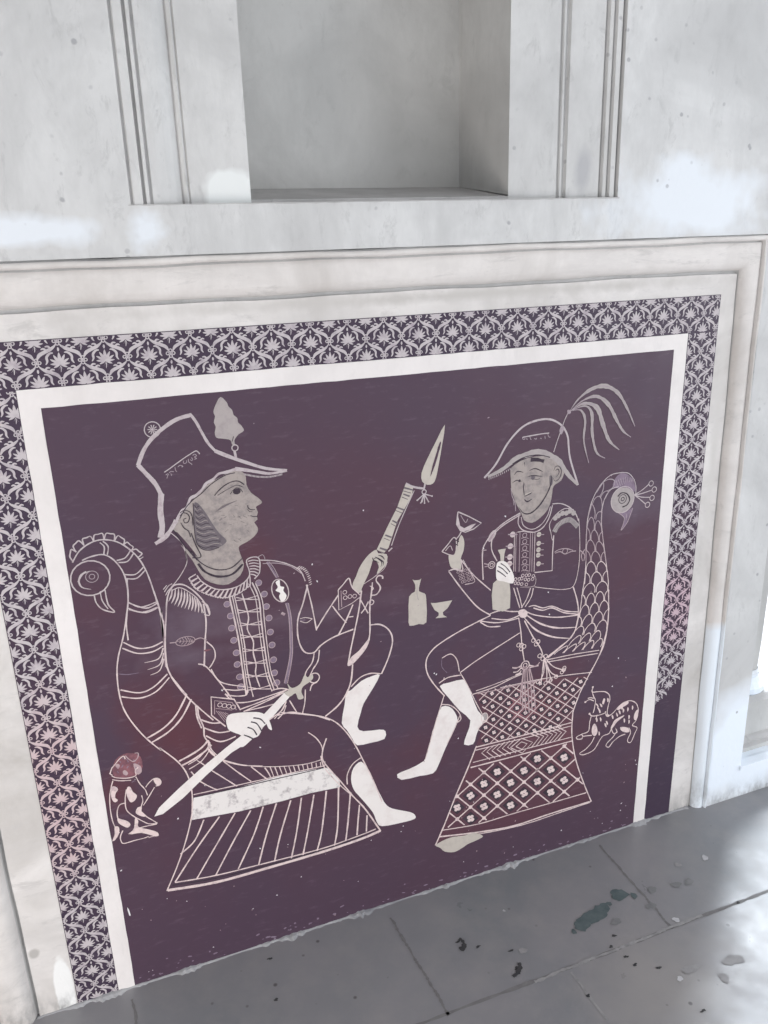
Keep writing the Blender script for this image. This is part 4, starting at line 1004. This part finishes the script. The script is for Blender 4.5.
part(m, 'cuff', man2, 'lacy cuff at the bottle hand')
m = MB()
S(m, 4.5, 'J 78,388 100,380 138,386 130,340'); S(m, 3, 'J 140,340 165,385 190,432 148,445')
for k in range(16): ring(m, 'J %f,%f' % (120+(k % 4)*15+(k//4)*5+random.uniform(-3, 3), 392+(k//4)*14-(k % 4)*4), 5.5, 2.5, 'thin_line', 4, n=8)
part(m, 'cuff', man2, 'lacy cuff at the raised hand')
m = MB()
Fl(m, 'J 80,318 100,322 112,290 125,245 135,235 145,262 142,300 130,335 130,380 92,375 80,345', 'bone', 4)
S(m, 4.5, 'J 50,305 75,275 100,245 112,262 102,320 50,305'); S(m, 3, 'J 65,302 85,280 95,300', 'line'); S(m, 3, 'J 90,262 118,278', D_, 5); S(m, 3, 'J 98,250 122,262', D_, 5); S(m, 5, 'J 85,385 110,378 138,388', 'line', 4.2)
part(m, 'hand', man2, 'pale raised hand holding the goblet')
m = MB()
Fl(m, 'J 284,355 300,345 325,350 342,375 356,408 352,440 315,432 285,425 280,395', 'white', 4.6)
for q in ('J 290,368 308,378 330,400', 'J 285,385 305,398 322,412', 'J 300,355 320,368 340,392'): S(m, 3, q, D_, 5)
part(m, 'hand', man2, 'pale hand clasping the bottle neck')
m = MB()
S(m, 5, 'K 385,236 320,268 250,305 185,345 140,380 112,425 115,480 145,530 190,580'); S(m, 4, 'K 510,310 455,345 400,380 320,432 255,480'); S(m, 4, 'K 178,418 215,400 242,425 252,475'); S(m, 2.5, 'K 178,420 178,455 200,480', 'faint')
S(m, 4.5, 'K 165,525 205,500 258,490'); S(m, 3, 'K 185,512 188,500'); S(m, 4.5, 'O 385,180 420,240 450,300 480,360 505,405')
S(m, 5, 'O 297,298 278,360 250,450 225,540 192,655'); S(m, 5, 'O 278,352 330,357 372,390 388,430 368,452'); S(m, 5, 'O 385,405 350,490 310,570')
S(m, 4, 'O 470,278 550,250 640,215 720,180', 'line')
part(m, 'breeches', man2, 'dark knee breeches with the legs crossed')
m = MB()
Fl(m, 'O 272,252 325,232 400,215 422,245 450,310 480,385 512,420 510,450 485,488 470,530 455,570 405,572 420,515 440,440 380,385 320,315', 'white', 2.6, n=2)
ring(m, 'O 518,425', 17, 4, 'line', 3, ry=26, fill='plume_grey')
part(m, 'stocking', man2, 'white stocking of the upper crossed leg')
m = MB()
Fl(m, 'O 282,365 325,365 355,395 370,445 340,515 300,600 265,685 235,730 160,745 62,766 38,735 100,708 185,662 208,600 232,500 262,420', 'white', 2.6, n=2)
part(m, 'stocking', man2, 'white stocking of the lower foot')
m = MB()
S(m, 4.5, 'K 505,245 514,300 520,370 530,435'); S(m, 4.5, 'K 530,258 565,325 598,375 610,412')
for q in ('K 505,362', 'K 528,368', 'K 517,378', 'K 517,362', 'K 568,342', 'K 588,348', 'K 580,358', 'K 595,408', 'K 620,410', 'K 608,420'): ring(m, q, 8, 3)
ring(m, 'K 533,448', 17, 4); ring(m, 'K 533,448', 8, 3)
for q in ('K 525,460 522,540 522,640', 'K 532,462 532,550 535,655', 'K 540,462 545,550 550,650', 'K 548,462 558,540 562,640', 'K 552,460 568,530 576,630', 'K 528,462 515,550 512,610'): S(m, 5, q, 'thin_line', 3.4)
for q in ('K 515,450 495,460 478,458', 'K 515,460 500,475 482,478', 'K 516,470 508,482 492,488', 'K 550,448 580,452 595,435', 'K 552,458 590,450', 'K 612,422 612,480 590,525', 'K 614,422 625,470 625,520', 'K 616,420 640,475 670,495', 'K 618,418 655,455 705,470', 'K 612,425 605,490 600,530', 'K 616,425 635,480 645,515'): S(m, 4, q, 'line')
for q in ('K 588,520', 'K 620,525', 'K 665,497', 'K 698,468', 'K 642,512', 'K 690,478', 'K 700,460'): ring(m, q, 7, 3)
part(m, 'sash_tassel', man2, 'hanging sash cords with tassels')
m = MB()
S(m, 5, 'J 118,135 165,155 218,183 185,208 150,222 128,215 112,188 118,135', sm=False, lv=4); Fl(m, 'J 118,150 128,195 145,205 175,190 196,185 170,212 135,220 114,190', 'line', 3.4, sm=False)
S(m, 3, 'J 130,150 150,180 160,165', 'thin_line', 4); S(m, 5, 'J 132,220 122,238 106,255', 'line', 4)
part(m, 'goblet', label='wide goblet lifted by the right man')
m = MB()
Fl(m, 'J 288,298 305,294 322,292 316,315 314,345 318,395 330,425 338,438 342,480 340,545 310,560 266,552 262,490 268,440 285,425 302,395 300,348 298,318', 'bone', 4.2, sm=False)
part(m, 'bottle', label='pale bottle gripped by the right man')
m = MB(); Fl(m, 'K 52,82 60,86 82,84 90,78 84,100 80,132 104,142 111,165 112,265 80,272 40,280 36,240 38,155 62,135 64,105', 'bone', 3, n=2); S(m, 2.5, 'K 72,100 72,145 78,170', 'plume_grey', 4)
part(m, 'bottle', label='pale bottle standing between the two men')
m = MB(); Fl(m, 'K 130,182 150,183 222,171 202,205 182,222 184,234 200,243 150,248 164,236 164,224 146,212', 'bone', 3, sm=False)
part(m, 'cup', label='pale footed cup beside the free bottle')

# ---- spotted dog
m = MB()
for q in ('R 195,145 188,185 250,182 300,185 332,210 338,250 325,300 315,365 335,385 370,360 400,325 450,280 510,260 560,280 580,330 575,380 560,430 530,470 570,490 550,540 520,610 495,615 490,590 515,530 500,490',
          'R 188,188 200,225 215,260 205,330 195,365', 'R 130,270 165,250 200,262', 'R 150,240 175,235 200,240', 'R 165,370 185,390 240,385 295,365 300,350', 'R 178,395 165,450 155,520 100,545 55,570 62,588 100,585 110,565 185,555', 'R 205,570 180,620 130,675 85,705 90,720 125,718 200,680 250,600 280,560 330,540 350,500 380,430 460,385',
          'R 390,530 365,570 320,615 305,645 330,655 365,610 420,565 470,545', 'R 350,500 370,540 400,530', 'R 230,380 218,420', 'R 95,545 110,565'): S(m, 7, q)
for q in ('R 205,455 225,480 232,530 208,562 185,540 185,490', 'R 395,325 440,285 490,265 495,285 450,315 410,340', 'R 575,335 578,390 560,425 542,415 548,370', 'R 428,485 490,490 505,525 470,530 435,515', 'R 300,365 320,385 345,380 325,398 305,392', 'R 460,390 400,440 360,495 345,490 385,425', 'R 385,490 402,520 398,535', 'R 285,240 298,250 285,290 272,280'): Fl(m, q, 'line', 3.2)
for x, y, a in ((225, 425, 1.5), (258, 420, 1.4), (300, 470, 1.2), (312, 450, 1.2), (360, 400, 1.3), (398, 380, 1.2), (452, 345, 1.6), (490, 335, 1.6), (530, 320, 1.6), (460, 430, 1.5), (500, 400, 1.6), (500, 440, 1.6), (240, 330, 1), (262, 300, 1), (230, 300, 1), (245, 540, 1.5), (320, 255, 1.5), (250, 350, 1.3), (440, 320, 1.4), (420, 360, 1.2)):
    S(m, 12, 'R %f,%f %f,%f %f,%f' % (x-18*math.cos(a), y-18*math.sin(a), x+2, y, x+18*math.cos(a), y+18*math.sin(a)), taper=tp, lv=3)
for q in ('R 193,145', 'R 130,272', 'R 165,372'): ring(m, q, 8, 0, fill='line')
part(m, 'dog', label='small spotted dog with a collar at lower right')

# ---- loose flecks and scratches in the paint
m = MB(); random.seed(11)
def fleck(x, z, r, mat='fleck', a=None, el=1):
    a = random.uniform(0, 3.14) if a is None else a; P = []
    for k in range(6):
        t_ = k*math.pi/3; u_, v_ = r*el*math.cos(t_)*random.uniform(.7, 1.2), r*math.sin(t_)*random.uniform(.7, 1.2)
        P.append((x+u_*math.cos(a)-v_*math.sin(a), z+u_*math.sin(a)+v_*math.cos(a)))
    poly_c(m, P, mat, 5)
for k in range(90):
    x = random.uniform(BX0+.01, BX1-.01); z = random.uniform(.02, 1.18)
    if random.random() < .55: z = random.uniform(.012, .25)
    fleck(x, z, random.uniform(.0006, .0014), 'fleck' if random.random() < .5 else 'thin_line', el=random.uniform(1, 2))
for (px, py) in ((618, 658), (612, 686), (561, 830), (614, 852), (549, 614), (548, 592), (620, 810), (621, 803), (260, 747), (178, 818), (260, 848), (312, 564), (317, 581), (434, 673), (436, 674), (505, 516), (635, 760), (636, 764), (222, 690), (500, 915), (121, 870), (458, 738)):
    x, z = W(px, py); fleck(x, z, .0016, el=1.4)
x, z = W(129, 912); fleck(x, z, .002, el=6, a=1.7)
x, z = W(207, 650); fleck(x, z, .0025, 'redwash', el=3, a=0)
for k in range(70):
    x = random.uniform(BX0+.01, BX1-.02); z = .006 + abs(random.gauss(0, .014))
    fleck(x, z, random.uniform(.001, .003), 'faint', el=random.uniform(1, 3), a=random.uniform(-.3, .3))
part(m, 'paint_flecks', label='tiny white chips and scratches across the purple ground')['kind'] = 'stuff'

# the right border was laid out slightly off plumb
for o, p in PARTS:
    if o.name.split('.')[0] in ('painted_ground', 'inner_band', 'floral_border', 'lotus_scroll'):
        for v in o.data.vertices:
            if v.co.x > 1.19: v.co.x -= .010 * (1 - v.co.z / 1.24)
# parent the parts without moving them
bpy.context.view_layer.update()
for o, p in PARTS:
    o.parent = p
    if p is art: o.location = (-art.location.x, 0, 0)
